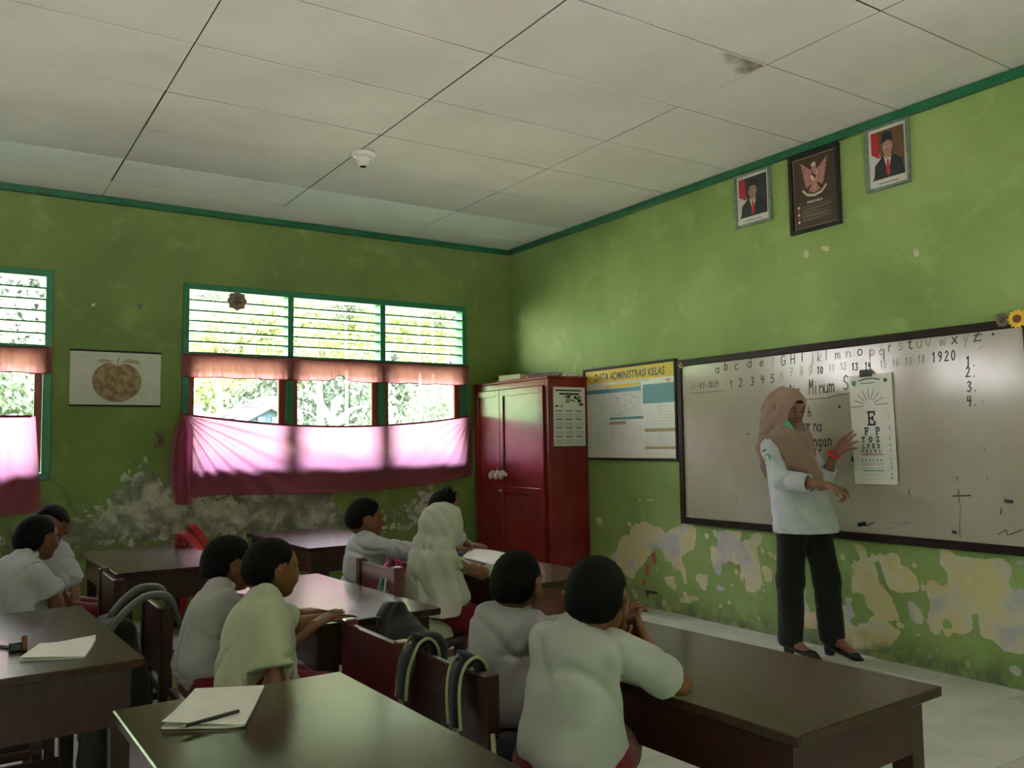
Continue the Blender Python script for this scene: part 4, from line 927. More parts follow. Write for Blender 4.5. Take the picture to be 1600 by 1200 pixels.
def hand_prims(wr, dirn, up, L, curl=(.3, .35, .4, .45), spread=.12, thumb_side=1, point=None, thumb=.6):
    """hand with palm, four unequal bent fingers and a thumb; 'up' is the back-of-hand normal"""
    d = unit(dirn); n = np.array(up, float); n = unit(n - d * (n @ d)); sd = np.cross(n, d) * thumb_side     # sd -> thumb side
    P = []; pw = L * .20
    kn = wr + d * L * .50
    for q in (-.9, -.3, .3, .9): P.append(Cap(wr + sd * q * pw * .55 + d * L * .05, kn + sd * q * pw, L * .082, L * .072, .006))
    ln = (.44, .50, .46, .36)
    for i, q in enumerate((.95, .32, -.32, -.95)):
        fd = unit(d + sd * q * spread); a = kn + sd * q * pw; c = curl[i]; 
        if point is not None and i == point: c = .08
        for s_ in range(3):
            seg = L * ln[i] * (.45, .31, .24)[s_]; ang = c * (s_ * 1.0 + .6)
            v = unit(fd * math.cos(ang) - n * math.sin(ang)); b = a + v * seg
            r = L * (.052, .045, .039)[s_]; P.append(Cap(a, b, r, r * .9, .003)); a = b
    a = wr + sd * pw * .6 + d * L * .14; v = unit(d * .75 + sd * thumb - n * .25); b = a + v * L * .22; P.append(Cap(a, b, L * .07, L * .055, .008))
    v2 = unit(d * .95 + sd * thumb * .5 - n * .3); c_ = b + v2 * L * .16; P.append(Cap(b, c_, L * .055, L * .045, .003)); P.append(Cap(c_, c_ + v2 * L * .10, L * .046, L * .04, .003))
    return P
def head_R(yaw, pitch, roll=0):
    e = Euler((roll, pitch, yaw), 'XYZ').to_matrix(); return np.array(e)       # +x is the face; pitch>0 looks down
def head_prims(c, R, s=1.0, jaw=1.0):
    """c = skull centre; s = head height / .20"""
    f = lambda x, y, z: c + R @ (np.array([x, y, z]) * s)
    P = [Ell(f(-.008, 0, .018), V3(.089, .0725, .083) * s, R, .01), Ell(f(.022, 0, -.045), V3(.056, .052, .055) * s * jaw, R, .03), Ell(f(-.045, 0, -.02), V3(.05, .055, .05) * s, R, .02),
         Ell(f(.055, 0, -.078), V3(.020, .022, .018) * s, R, .02), Ell(f(.062, .030, -.028), V3(.022, .022, .024) * s, R, .015), Ell(f(.062, -.030, -.028), V3(.022, .022, .024) * s, R, .015),
         Cap(f(.076, 0, .008), f(.094, 0, -.024), .006 * s, .010 * s, .010), Ell(f(.086, .010, -.028), V3(.010, .008, .007) * s, R, .005), Ell(f(.086, -.010, -.028), V3(.010, .008, .007) * s, R, .005),
         Ell(f(.076, 0, -.050), V3(.012, .021, .006) * s, R, .006), Ell(f(.074, 0, -.059), V3(.012, .018, .006) * s, R, .006),
         Cap(f(.074, .016, .022), f(.068, .046, .018), .008 * s, .007 * s, .012), Cap(f(.074, -.016, .022), f(.068, -.046, .018), .008 * s, .007 * s, .012)]
    for q in (-1, 1):
        P += [Ell(f(-.008, q * .077, -.016), V3(.017, .006, .029) * s, R, .004), Cap(f(-.022, q * .088, .010), f(-.002, q * .080, .008), .0055 * s, .004 * s, .004), Cap(f(-.024, q * .089, .006), f(-.014, q * .078, -.038), .006 * s, .0045 * s, .004)]
    return P
def face_bits(parent, c, R, s=1.0, brow=True, lids=False):
    f = lambda x, y, z: c + R @ (np.array([x, y, z]) * s)
    for q in (-1, 1):
        bm_ = MB(); 
        rr = Matrix(R.tolist())
        def sph(cen, r, n1=10, n2=6):
            vs = []; fs = []
            for i in range(n2 + 1):
                for j in range(n1):
                    a = math.pi * i / n2; b = 2 * math.pi * j / n1; v = rr @ Vector((r[0] * math.sin(a) * math.cos(b), r[1] * math.sin(a) * math.sin(b), r[2] * math.cos(a))); vs.append(Vector(cen) + v)
            for i in range(n2):
                for j in range(n1): fs.append((i * n1 + j, i * n1 + (j + 1) % n1, (i + 1) * n1 + (j + 1) % n1, (i + 1) * n1 + j))
            return vs, fs
        v_, f_ = sph(f(.0725, q * .030, .001), V3(.008, .0135, .0058) * s); bm_.add(v_, f_); e = bm_.build('eye', M['eye_w'], parent, True)
        b2 = MB(); v_, f_ = sph(f(.0785, q * .029, .001), V3(.0035, .0062, .0056) * s); b2.add(v_, f_); b2.build('iris', M['black'], e, True)
        if brow: MB().tube([f(.079, q * .012, .021), f(.0795, q * .030, .0255), f(.070, q * .050, .019)], [.0022 * s, .0030 * s, .0016 * s], 6).build('eyebrow', M['hair'], parent, True)
        if lids: MB().tube([f(.0815, q * .016, .004), f(.083, q * .030, .007), f(.077, q * .044, .003)], .0016 * s, 5).build('eyelashes', M['hair'], parent, True)
    MB().tube([f(.0835, .017, -.0545), f(.0885, .006, -.0535), f(.0885, -.006, -.0535), f(.0835, -.017, -.0545)], [.002 * s, .0042 * s, .0042 * s, .002 * s], 6).build('mouth', M['lip'], parent, True)
def hair_obj(parent, c, R, s=1.0, m_='hair', puff=.010, spikes=0.0, fr=.45, lowz=-.045):
    """hair cap over the skull, cut along a hairline"""
    f = lambda x, y, z: c + R @ (np.array([x, y, z]) * s)
    pr = [Ell(f(-.010, 0, .020), V3(.089 + puff, .0725 + puff * .8, .083 + puff) * s, R, .01), Ell(f(-.040, 0, -.015), V3(.058 + puff * .5, .062 + puff * .4, .058) * s, R, .03)]
    rs = np.random.RandomState(int(abs(c[0] * 1000)) % 97)
    if spikes:
        for _ in range(46):
            a = rs.uniform(-2.6, 2.6); b = rs.uniform(.35, 1.45); u = np.array([math.cos(b) * math.cos(a) * .09, math.cos(b) * math.sin(a) * .073, math.sin(b) * .083 + .02])
            tip = u * 1.0 + unit(u + V3(-.02, 0, 0)) * (.012 + spikes * rs.rand()) + rs.uniform(-.006, .006, 3); pr.append(Cap(f(*u), f(*tip), .006 * s, .0016 * s, .006))
    def post(P, d):
        q = (P - c) @ R / s; x, y, z = q[:, 0], q[:, 1], q[:, 2]
        hl = np.where(x > .0, .038 + (x - .03) * fr, .0)        # front hairline rises over the brow
        side = np.interp(x, [-.11, -.050, -.030, -.012, .012, .026, .045, .062, .10], [lowz - .022, lowz - .018, -.050, -.002, .010, -.004, .022, .050, .058])
        d = d + np.clip(1 - (z - side) / .035, 0, 1) * (puff + .0035) * s
        cut = side - z
        return np.maximum(d, cut * s * .8)
    def dsp(P): return .0012 * np.sin(P @ V3(310, 120, 60)) * np.sin(P @ V3(-90, 280, 150))
    return sdf_object('hair', pr, .0045, M[m_], parent, post=post, disp=dsp, smooth_it=0)
# ================================================================== CURTAINS
def cloth_mat(name, col, tcol, tr=.55):
    m = bpy.data.materials.new(name); m.use_nodes = True; nt = m.node_tree; b = nt.nodes['Principled BSDF']; out = nt.nodes['Material Output']
    b.inputs['Base Color'].default_value = (*col, 1); b.inputs['Roughness'].default_value = .85; b.inputs['Specular IOR Level'].default_value = .15
    t = nt.nodes.new('ShaderNodeBsdfTranslucent'); t.inputs[0].default_value = (*tcol, 1)
    x = nt.nodes.new('ShaderNodeMixShader'); x.inputs[0].default_value = tr
    nt.links.new(b.outputs[0], x.inputs[1]); nt.links.new(t.outputs[0], x.inputs[2])
    tp = nt.nodes.new('ShaderNodeBsdfTransparent'); tp.inputs[0].default_value = (1, .8, .9, 1); x2 = nt.nodes.new('ShaderNodeMixShader'); x2.inputs[0].default_value = .06
    nt.links.new(x.outputs[0], x2.inputs[1]); nt.links.new(tp.outputs[0], x2.inputs[2]); nt.links.new(x2.outputs[0], out.inputs[0])
    n = nt.nodes.new('ShaderNodeTexNoise'); n.inputs['Scale'].default_value = 300; bp = nt.nodes.new('ShaderNodeBump'); bp.inputs['Strength'].default_value = .1; bp.inputs['Distance'].default_value = .003
    tc_ = nt.nodes.new('ShaderNodeTexCoord'); nt.links.new(tc_.outputs['Object'], n.inputs[0]); nt.links.new(n.outputs[0], bp.inputs['Height']); nt.links.new(bp.outputs[0], b.inputs['Normal'])
    return m
pink = cloth_mat('pink_cloth', (.46, .10, .18), (.86, .38, .64), .58); coral = cloth_mat('coral_cloth', (.44, .13, .16), (.82, .32, .37), .55)
hem_m = weave('curtain_hem', (.30, .03, .07))
def sheet(name, label, nu, nv, fn, m_, group=None, solid=.0012, cat='curtain'):
    U, V = np.meshgrid(np.linspace(0, 1, nu), np.linspace(0, 1, nv), indexing='ij')
    P = fn(U, V); co = P.reshape(-1, 3); idx = np.arange(nu * nv).reshape(nu, nv)
    q = np.stack([idx[:-1, :-1], idx[1:, :-1], idx[1:, 1:], idx[:-1, 1:]], -1).reshape(-1, 4)
    me = bpy.data.meshes.new(name); me.from_pydata(co.tolist(), [], q.tolist()); me.update()
    o = link(name, me, m_, None, True); tag(o, label, cat, group); return o, P
def valance(xa, xb, z1, z0, label, seed, notch=None):
    r = np.random.RandomState(seed); ph = r.uniform(0, 6, 8); fr = r.uniform(45, 130, 8)
    def fn(U, V):
        x = xa + (xb - xa) * U
        w_ = sum(np.sin(fr[k] * x + ph[k] + V * .8 * math.sin(k)) for k in range(8)) / 8
        y = -.034 - .026 * (.4 + V) * w_ - .004 * np.sin(x * 9)
        zt = z1 + .004 * np.sin(x * 11); zb = z0 + .004 * np.sin(x * 23 + 1)
        if notch: zb = zb + .055 * np.exp(-((x - notch) / .055) ** 2)
        return np.stack([x, y, zt + (zb - zt) * V], -1)
    o, P = sheet('valance', label, 260, 10, fn, coral, 'short pink valances over the windows')
    MB().tube([Vector(p) + Vector((0, -.003, 0)) for p in P[::4, 0]], .005, 5).build('top_seam', hem_m, o); MB().tube([Vector(p) for p in P[::4, -1]], .0035, 5).build('hem', hem_m, o)
zv = lambda px, py: ony(px, py, -.03).z
valance(-2.975, -.47, 1.945, 1.775, 'gathered coral valance across the three-bay window, notched in the middle', 1, notch=-1.72)
valance(-5.9, -3.835, 1.945, 1.77, 'gathered coral valance over the window cut by the left edge', 2)
def curtain1(U, V):
    xa, xb = -2.985, -.46
    # top edge hangs from two corner nails and sags; bottom edge follows
    x = xa + (xb - xa) * U
    sag = np.sin(np.pi * U)
    zt = 1.500 - .100 * sag ** .8
    zb = np.interp(U, [0, .05, .12, .35, .6, .8, 1.0], [.86, .875, .885, .865, .865, .890, .955])
    z = zt + (zb - zt) * V
    # folds radiating from the hung corners
    d1 = np.hypot((x - xa) * 1.0, (1.5 - z)); a1 = np.arctan2(1.5 - z, x - xa + .001)
    d2 = np.hypot((xb - x), (1.5 - z)); a2 = np.arctan2(1.5 - z, xb - x + .001)
    f = .026 * np.sin(a1 * 34) * np.exp(-d1 * 1.1) * np.clip(d1 * 6, 0, 1) + .012 * np.sin(a2 * 26 + 1) * np.exp(-d2 * 1.8) * np.clip(d2 * 6, 0, 1)
    y = -.050 - .03 * sag * V + f - .010 * np.sin(x * 17 + np.sin(z * 5)) * V
    return np.stack([x, y, z], -1)
o, P = sheet('curtain', 'long pink curtain strung low across the three-bay window, sagging in the middle', 280, 60, curtain1, pink)
MB().tube([Vector(p) for p in P[::4, 0]], .008, 6).build('top_hem', hem_m, o); MB().tube([Vector(p) for p in P[::4, -1]], .003, 5).build('hem', hem_m, o)
def tail(U, V):       # the bunched end falling at the left corner
    x = -3.0 + .10 * U - .05 * np.sin(V * 3.0) * (1 - U) - .02 * V + .03 * V * U; z = 1.495 - (.665 + .02 * U) * V
    wd = np.clip(V * 6, .15, 1)
    x = -2.965 + (x + 2.965) * wd
    y = -.075 - .022 * np.sin(U * 15 + V * 2) * wd
    return np.stack([x, y, z], -1)
ot, _ = sheet('bunched_end', None, 60, 50, tail, pink, cat=None)
if 'label' in ot: del ot['label']
for k_ in list(ot.keys()):
    del ot[k_]
ot.parent = o
def curtain2(U, V):
    x = -5.9 + (-3.93 + .05 * V + 5.9) * U
    zt = 1.44 + .03 * np.clip(U, 0, 1) + .0 * V; zb = .755 + .055 * U
    z = zt + (zb - zt) * V
    y = -.06 - .020 * np.sin(x * 21 + .6 * V) * (.4 + .6 * V) - .008 * np.sin(x * 47)
    return np.stack([x, y, z], -1)
o, P = sheet('curtain', 'gathered pink curtain on the window cut by the left edge', 240, 40, curtain2, pink)
MB().tube([Vector(p) for p in P[::4, 0]], .009, 6).build('top_hem', hem_m, o)
for x_, z_, gx in ((-2.975, 1.50, 1), (-.462, 1.50, 1)):
    pass

pts = [ony(*q, -.006) for q in ((74, 746), (84, 752), (96, 762), (106, 778), (114, 796), (122, 806))]
tag(MB().tube(smooth_path(pts), .0018, 5).build('thin_cable', weave('cable_green', (.06, .07, .03))), 'thin dark cable hanging down the wall below the left window frame', 'cable')
# ================================================================== ON THE DESKS
def local(o, px, py, h=.651): return onz(px, py, h)
def quad_sheet(mb, P4, z0, th, n=8, curl=None):
    """paper slab over a corner quad P4 (world xy), curled by curl(u,v)"""
    a, b, c, d = [Vector((p.x, p.y, 0)) for p in P4]
    vs = []; m_ = n + 1
    for layer in (0, 1):
        for i in range(m_):
            for j in range(m_):
                u, v = i / n, j / n; p = a * (1 - u) * (1 - v) + b * u * (1 - v) + c * u * v + d * (1 - u) * v
                z = z0 + (curl(u, v) if curl else 0) + (th if layer else 0); vs.append((p.x, p.y, z))
    fs = []; N = m_ * m_
    for i in range(n):
        for j in range(n):
            k = i * m_ + j; fs.append((N + k, N + k + m_, N + k + m_ + 1, N + k + 1)); fs.append((k, k + 1, k + m_ + 1, k + m_))
    ring = [i * m_ for i in range(m_)] + [n * m_ + j for j in range(1, m_)] + [i * m_ + n for i in range(n - 1, -1, -1)] + [j for j in range(n - 1, 0, -1)]
    for i in range(len(ring)): p_, q_ = ring[i], ring[(i + 1) % len(ring)]; fs.append((p_, q_, N + q_, N + p_))
    mb.add(vs, fs)
nb = empty('notebook', onz(330, 1110, .65)); tag(nb, 'open blank notebook with a crease, on the scuffed desk at the bottom centre', 'notebook', 'notebooks on the desks')
def child_world(o, parent):
    o.parent = parent; o.matrix_parent_inverse = (Matrix.Translation(parent.location) @ Matrix.Rotation(parent.rotation_euler.z, 4, 'Z')).inverted(); return o
Pq = [onz(252, 1140, .65), onz(305, 1080, .65), onz(413, 1075, .65), onz(383, 1138, .65)]
mb = MB(); quad_sheet(mb, Pq, .6505, .005, curl=lambda u, v: .004 * max(0, v - .8) * 5 * (1 - u)); child_world(mb.build('page_block', M['paper'], None), nb)
mb = MB(); quad_sheet(mb, [onz(250, 1141, .65), onz(304, 1079, .65), onz(414, 1074, .65), onz(385, 1140, .65)], .6502, .0006, curl=lambda u, v: 0); child_world(mb.build('cover', M['black'], None), nb)
mb = MB(); quad_sheet(mb, Pq, .6558, .0012, 10, curl=lambda u, v: .010 * (1 - u) ** 3 * (1 - v) + .003 * math.exp(-((u - .55) / .04) ** 2)); child_world(mb.build('top_page', M['paper'], None), nb)
pe = empty('pencil', onz(330, 1124, .667)); tag(pe, 'dark pencil lying on the open notebook', 'pencil', 'pens and pencils')
a, b_ = onz(279, 1137, .6645), onz(373, 1111, .6645); d = (b_ - a)
child_world(MB().tube([a + d * .1, b_], .0042, 6).build('barrel', M['black'], None), pe)
child_world(MB().tube([a + d * .0, a + d * .1], [.0008, .0040], 6).build('sharpened_tip', M['bare_wood'], None), pe)
nb2 = empty('notebook', onz(90, 1020, .65)); tag(nb2, 'thin pale notebook with a curled corner on the desk at the left edge', 'notebook', 'notebooks on the desks')
Pq = [onz(30, 1033, .65), onz(62, 1010, .65), onz(150, 1003, .65), onz(132, 1029, .65)]
mb = MB(); quad_sheet(mb, Pq, .6503, .004, 10, curl=lambda u, v: .030 * max(0, u - .55) ** 1.5 * max(0, v - .2)); child_world(mb.build('page_block', M['paper'], None), nb2)
mb = MB(); quad_sheet(mb, Pq, .6548, .0012, 10, curl=lambda u, v: .075 * max(0, u - .55) ** 1.5 * max(0, v - .3) + .004 * (1 - v)); child_world(mb.build('top_page', M['paper'], None), nb2)
cpv = empty('toy_stamp', onz(18, 1012, .65)); tag(cpv, 'small black toy with a thin handle lying left of the notebook on the left desk', 'toy')
a, b_ = onz(-22, 1006, .655), onz(20, 1012, .655)
child_world(MB().tube([a, b_], .005, 6).build('handle', M['black'], None), cpv)
c_ = onz(24, 1016, .652); child_world(MB().box(c_.x - .018, c_.x + .018, c_.y - .014, c_.y + .014, .6505, .676, b=.004).build('head', M['black'], None), cpv)
c_ = onz(38, 1016, .65); cy = MB().lathe([(.008, 0), (.0085, .004), (.0085, .038), (.006, .043)], c=(c_.x, c_.y, .6505), n=14).build('glue_stick', mat('brown_plastic', (.16, .035, .025), .35, var=.1), None, True)
tag(cy, 'short brown stick standing upright beside the notebook on the left desk', 'glue stick')
nb3 = empty('notebook', onz(745, 868, .65)); tag(nb3, "open white exercise book under the headscarf girl's hands", 'notebook', 'notebooks on the desks')
Pq = [onz(722, 872, .65), onz(738, 857, .65), onz(792, 866, .65), onz(778, 886, .65)]
mb = MB(); quad_sheet(mb, Pq, .6504, .006, 8, curl=lambda u, v: .003 * math.sin(v * 3.1)); child_world(mb.build('page_block', M['paper_white'], None), nb3)

# ================================================================== BAGS
navy = weave('bag_navy', (.010, .011, .022)); piping = weave('bag_piping_green', (.30, .34, .17)); web = weave('bag_webbing_green', (.28, .33, .15)); teal = mat('bag_teal_print', (.02, .10, .13), .6, col2=(.22, .32, .34), vscale=22, var_lo=.45, var_hi=.6)
bagk = weave('bag_black', (.012, .014, .014)); greyst = weave('bag_grey_strap', (.10, .10, .095)); lime = weave('bag_lime', (.26, .30, .05)); pinkb = weave('bag_pink', (.42, .03, .13)); tealb = weave('bag_teal', (.06, .16, .14)); purple = mat('bag_stripes', (.35, .24, .36), .7, col2=(.11, .02, .06), vscale=5, stretch=(1, 1, 6), var_lo=.45, var_hi=.55)
def blob(parts, h, name, m_, parent, amp=.0, post=None):
    o = sdf_object(name, parts, h, m_, parent, disp=amp, post=post); return o
# ================================================================== PEOPLE
def folds(seed, amp=.0105, freq=(12, 26)):
    r = np.random.RandomState(seed); L_ = []
    for k in range(6):
        v = r.normal(size=3); v[2] *= .9; v = v / np.linalg.norm(v) * r.uniform(*freq); u = r.normal(size=3); u = u / np.linalg.norm(u) * r.uniform(8, 16); L_.append((v, u, r.uniform(0, 6), amp * r.uniform(.6, 1.2)))
    return L_
def wav(P, dirs):
    """cloth creases: narrow soft grooves of limited length over a faint swell"""
    d = np.zeros(len(P))
    for v, u, ph, amp in dirs:
        x = P @ v + ph + .7 * np.sin(P @ u + ph); m_ = np.clip(np.sin(P @ (u * 1.3) + 2 * ph) + .2, 0, 1)
        d += amp * m_ * np.exp(-(np.sin(x) / .18) ** 2) + amp * .25 * np.sin(x * .9)
    return d
def kid(label, pel, neck, headc, face, syaw, arms, shirt='shirt', hair='hair', s=.93, spikes=0.0, seat=.44, knees=None, hijab=False, sleeve=.72, puff=.0035, hpitch=.05, hroll=0.0, wide=1.0, bottom='maroon', seed=1, collar=True, face_on=True, group='pupils in white shirts', legs_yaw=None, long_sleeve=False):
    pel, neck, headc = np.array(pel, float), np.array(neck, float), np.array(headc, float)
    base = Vector((pel[0], pel[1], 0)); root = empty('person', base); tag(root, label, 'person', group)
    sv = V3(-math.sin(syaw), math.cos(syaw), 0)         # towards the person's left
    fv = V3(math.cos(syaw), math.sin(syaw), 0)
    ly = syaw if legs_yaw is None else legs_yaw; lf = V3(math.cos(ly), math.sin(ly), 0); ls = V3(-math.sin(ly), math.cos(ly), 0)
    up = unit(neck - pel); HR = head_R(face, hpitch, hroll)
    shw = .090 * wide; shc = neck - up * .035
    shl, shr = shc + sv * shw, shc - sv * shw
    W_ = .052
    B = [Cap(pel + sv * .045, pel - sv * .045, .068, .068, .03), Cap(pel, neck - up * .08, .062, .060, .04), Cap(shl, shr, .028, .028, .03), Cap(neck - up * .03, headc - HR @ V3(.018, 0, .055), .034, .032, .02)]
    B += head_prims(headc, HR, s)
    armw = []; armt = {}
    for side, (el, wr, hd, hn, cl) in zip((1, -1), arms):
        sh = shl if side > 0 else shr; el = np.array(el, float); wr = np.array(wr, float)
        if np.linalg.norm(el - sh) < .15: el = sh + unit(el - sh) * .165
        B += [Cap(sh, el, .027, .025, .02), Cap(el, wr, .0255, .0185, .012)]
        B += hand_prims(wr, unit(hd), unit(hn), .125, curl=cl, thumb_side=-side)
        armw.append((side, sh, el)); armt[side] = wr
    kn = []
    for q in (1, -1):
        hp = pel + ls * q * .055; k_ = hp + lf * .26 + ls * q * .035; k_[2] = seat + .035
        if knees is not None: k_ = np.array(knees[0 if q > 0 else 1], float)
        an = k_ + lf * .02; an[2] = .075
        an = an + lf * .0
        B += [Cap(hp, k_, .058, .044, .02), Cap(k_, an, .040, .026, .015), Cap(an, an + lf * .07 - V3(0, 0, .042), .026, .022, .02)]
        kn.append((hp, k_, an))
    sk = sdf_object('body', B, .0052, M['skin'], None); put_w(sk, root)
    cpar = sk
    # shirt
    TR = np.stack([unit(np.cross(sv, up)), sv, up], 1); L_t = np.linalg.norm(neck - pel)
    S = [Ell(pel + up * (L_t * .30), V3(.098, .108 * wide + .004, L_t * .52), TR, .05), Ell(pel + up * (L_t * .62) - fv * .004, V3(.084, .100 * wide, L_t * .38), TR, .05), Ell(pel + up * .045, V3(.112, .122 * wide, .070), TR, .05),
         Cap(pel + up * .06 - fv * .008, neck - up * .070 - fv * .008, .082, .070, .05), Cap(shl - sv * .020 - up * .012, shr + sv * .020 - up * .012, .043, .043, .05), Cap(neck - up * .05, neck + up * .004, .052, .044, .02)]
    if hijab: S += [Cap(pel + sv * .05 - up * .09, pel - sv * .05 - up * .09, .115, .115, .04)]
    for side, sh, el in armw:
        end = sh + (el - sh) * sleeve
        if long_sleeve: S += [Cap(sh, el, .038, .030, .02), Cap(el, el + (armt[side] - el) * .85, .036, .031, .01)]
        else: S += [Cap(sh, end, .040, .052, .025)]
    fl_ = folds(seed)
    def disp(P):
        z = P[:, 2]; a = 1.0 + .6 * np.exp(-((z - pel[2] - .06) / .05) ** 2)
        return wav(P, fl_) * a + .0045 * np.sin(P @ (sv * 75) + 2.0 * np.sin(z * 22)) * np.clip((pel[2] + .14 - z) / .12, 0, 1)
    hem = pel[2] + (-.012 if not hijab else -.09)
    def post(P, d):
        d = np.maximum(d, (hem - P[:, 2]) + .004 * np.sin(P[:, 0] * 60) * np.sin(P[:, 1] * 50))
        for side, sh, el in armw:
            if long_sleeve: continue
            ax = unit(el - sh); L_ = np.linalg.norm(el - sh) * sleeve
            t = (P - sh) @ ax; rr = np.linalg.norm(P - sh - t[:, None] * ax, axis=1)
            near = (rr < .075) & (t > L_ - .05) & (((P - shc) @ sv) * side > .07)
            d = np.where(near, np.maximum(d, t - L_), d); d = np.where(near, np.maximum(d, np.minimum(.040 - rr, 1)) if True else d, d) if False else d
            pass
        return d
    sh_o = sdf_object('shirt', S, .0062, M[shirt], None, post=post, disp=disp); put_w(sh_o, root)
    if collar:
        tl_ = unit(up - fv * .35); CR = np.stack([unit(np.cross(sv, tl_)), sv, tl_], 1)
        cc = neck + up * .006 - fv * .002
        put_w(sdf_object('collar', [Ell(cc, V3(.056, .058, .024), CR, .01), Cap(neck + fv * .030 - up * .010 + sv * .028, neck + fv * .058 - up * .040 + sv * .018, .013, .008, .012), Cap(neck + fv * .030 - up * .010 - sv * .028, neck + fv * .058 - up * .040 - sv * .018, .013, .008, .012)], .005, M[shirt], None, post=lambda P, d: np.maximum(d, ((P - cc) @ tl_) - .012)), root)
    # shorts
    T_ = [Cap(pel + ls * .06, pel - ls * .06, .078, .078, .03)]
    for hp, k_, an in kn: T_.append(Cap(hp, k_ - lf * .015, .074, .064, .025)); T_.append(Cap(hp + (k_ - hp) * .5 - V3(0, 0, .005), k_ - lf * .01 - V3(0, 0, .012), .06, .055, .02))
    def postT(P, d): return np.maximum(d, P[:, 2] - (pel[2] + .045))
    so2 = sdf_object('shorts' if not hijab else 'skirt', T_, .0075, M[bottom], None, post=postT, disp=lambda P: wav(P, folds(seed + 5, .003))); put_w(so2, root)
    for q, (hp, k_, an) in zip((1, -1), kn):
        fo = sdf_object('shoe', [Cap(an - V3(0, 0, .04), an + lf * .09 - V3(0, 0, .045), .030, .027, .02), Cap(an, an - V3(0, 0, .03), .030, .032, .02)], .007, M['shoe'], None, post=lambda P, d: np.maximum(d, .002 - P[:, 2])); put_w(fo, root)
    if not hijab: put_w(hair_obj(None, headc, HR, s, hair, puff=puff, spikes=spikes), root)
    if face_on:
        n0 = len(bpy.data.objects); before = set(bpy.data.objects)
        face_bits(None, headc, HR, s)
        for o in set(bpy.data.objects) - before:
            if o.parent is None: put_w(o, root)
    return root, HR
def put_w(o, root):            # mesh was made in world space; hang it on the root
    o.parent = root; o.matrix_parent_inverse = Matrix.Translation(root.location).inverted(); return o
CU = (.5, .6, .7, .8); FLAT = (.10, .14, .18, .22)
# the nearest pair, at the long brown desk
kid('nearest boy in a white short-sleeved shirt, elbow on the bare desk', (-3.235, -5.165, .52), (-3.235, -5.200, .825), (-3.190, -5.208, .888), .50, .36,
    [((-3.06, -5.05, .672), (-3.085, -5.155, .762), (-.25, -.25, .9), (-.8, .2, .2), (.35, .5, .6, .7)), ((-3.010, -5.275, .682), (-3.050, -5.205, .765), (-.35, .25, .9), (-.8, .2, .3), (.9, 1.0, 1.1, 1.1))], shirt='shirt', s=.88, wide=.98, seed=3, hpitch=.02, sleeve=.80, legs_yaw=.85)
kid('boy seen from behind, left of the nearest boy, in front of the strap-hung chair', (-3.150, -4.735, .52), (-3.150, -4.785, .792), (-3.125, -4.785, .858), .42, .30,
    [((-2.97, -4.60, .69), (-2.86, -4.72, .675), (.5, -.6, .0), (0, 0, 1), FLAT), ((-2.985, -4.93, .69), (-2.86, -4.84, .675), (.7, .4, 0), (0, 0, 1), FLAT)], shirt='shirt_grey', s=.85, wide=.94, seed=7, sleeve=.72)
# the pair leaning over the glossy middle desk
kid('boy in a cream shirt at the middle desk, one arm straight down', (-3.675, -4.235, .52), (-3.650, -4.235, .788), (-3.600, -4.165, .872), .08, -.05,
    [((-3.50, -4.08, .68), (-3.38, -4.00, .670), (.9, .2, 0), (0, 0, 1), FLAT), ((-3.660, -4.365, .645), (-3.715, -4.345, .500), (-.1, 0, -1), (-1, 0, 0), CU)], shirt='shirt_cream', hair='hair_short', s=.88, wide=1.0, seed=11, puff=.003, hroll=.05, sleeve=.80)
kid('boy in a greyish shirt behind the cream-shirted boy at the middle desk', (-3.725, -3.955, .52), (-3.705, -3.955, .784), (-3.655, -3.900, .862), .05, .10,
    [((-3.55, -3.86, .69), (-3.42, -3.86, .672), (.9, 0, 0), (0, 0, 1), FLAT), ((-3.56, -4.08, .60), (-3.44, -4.08, .668), (.8, .2, .3), (0, 0, 1), FLAT)], shirt='shirt_grey', hair='hair', s=.86, seed=13, wide=.95, puff=.005, sleeve=.75)
# far desk
kid('boy in a white shirt reaching his arm forward, left of the headscarf girl', (-2.745, -2.87, .52), (-2.745, -2.895, .805), (-2.740, -2.892, .888), -.28, .05,
    [((-2.60, -2.80, .67), (-2.50, -2.80, .672), (.9, 0, 0), (0, 0, 1), FLAT), ((-2.545, -3.075, .715), (-2.44, -3.16, .672), (.7, -.6, 0), (0, 0, 1), FLAT)], shirt='shirt_cool', s=.92, seed=17, puff=.007, sleeve=.85, wide=1.0)
kid('spiky-haired boy almost hidden behind the girl in the white headscarf', (-2.44, -2.52, .46) if False else (-2.55, -3.02 + .0, .46), (-2.53, -3.055, .80), (-2.475, -3.085, .905), -.10, .0,
    [((-2.38, -2.93, .68), (-2.28, -2.93, .672), (.9, 0, 0), (0, 0, 1), FLAT), ((-2.38, -3.19, .68), (-2.28, -3.16, .672), (.9, 0, 0), (0, 0, 1), FLAT)], shirt='shirt_grey', s=.96, seed=19, spikes=.020) if False else None
kid('spiky-haired boy almost hidden behind the girl in the white headscarf', (-2.06, -2.33, .52), (-2.045, -2.36, .80), (-2.02, -2.375, .880), -.15, -.9,
    [((-1.90, -2.42, .66), (-1.95, -2.54, .675), (.2, -.9, 0), (0, 0, 1), FLAT), ((-2.12, -2.50, .68), (-2.10, -2.60, .675), (.3, -.8, 0), (0, 0, 1), FLAT)], shirt='shirt_cool', s=.95, seed=19, spikes=.016, wide=1.0) if True else None
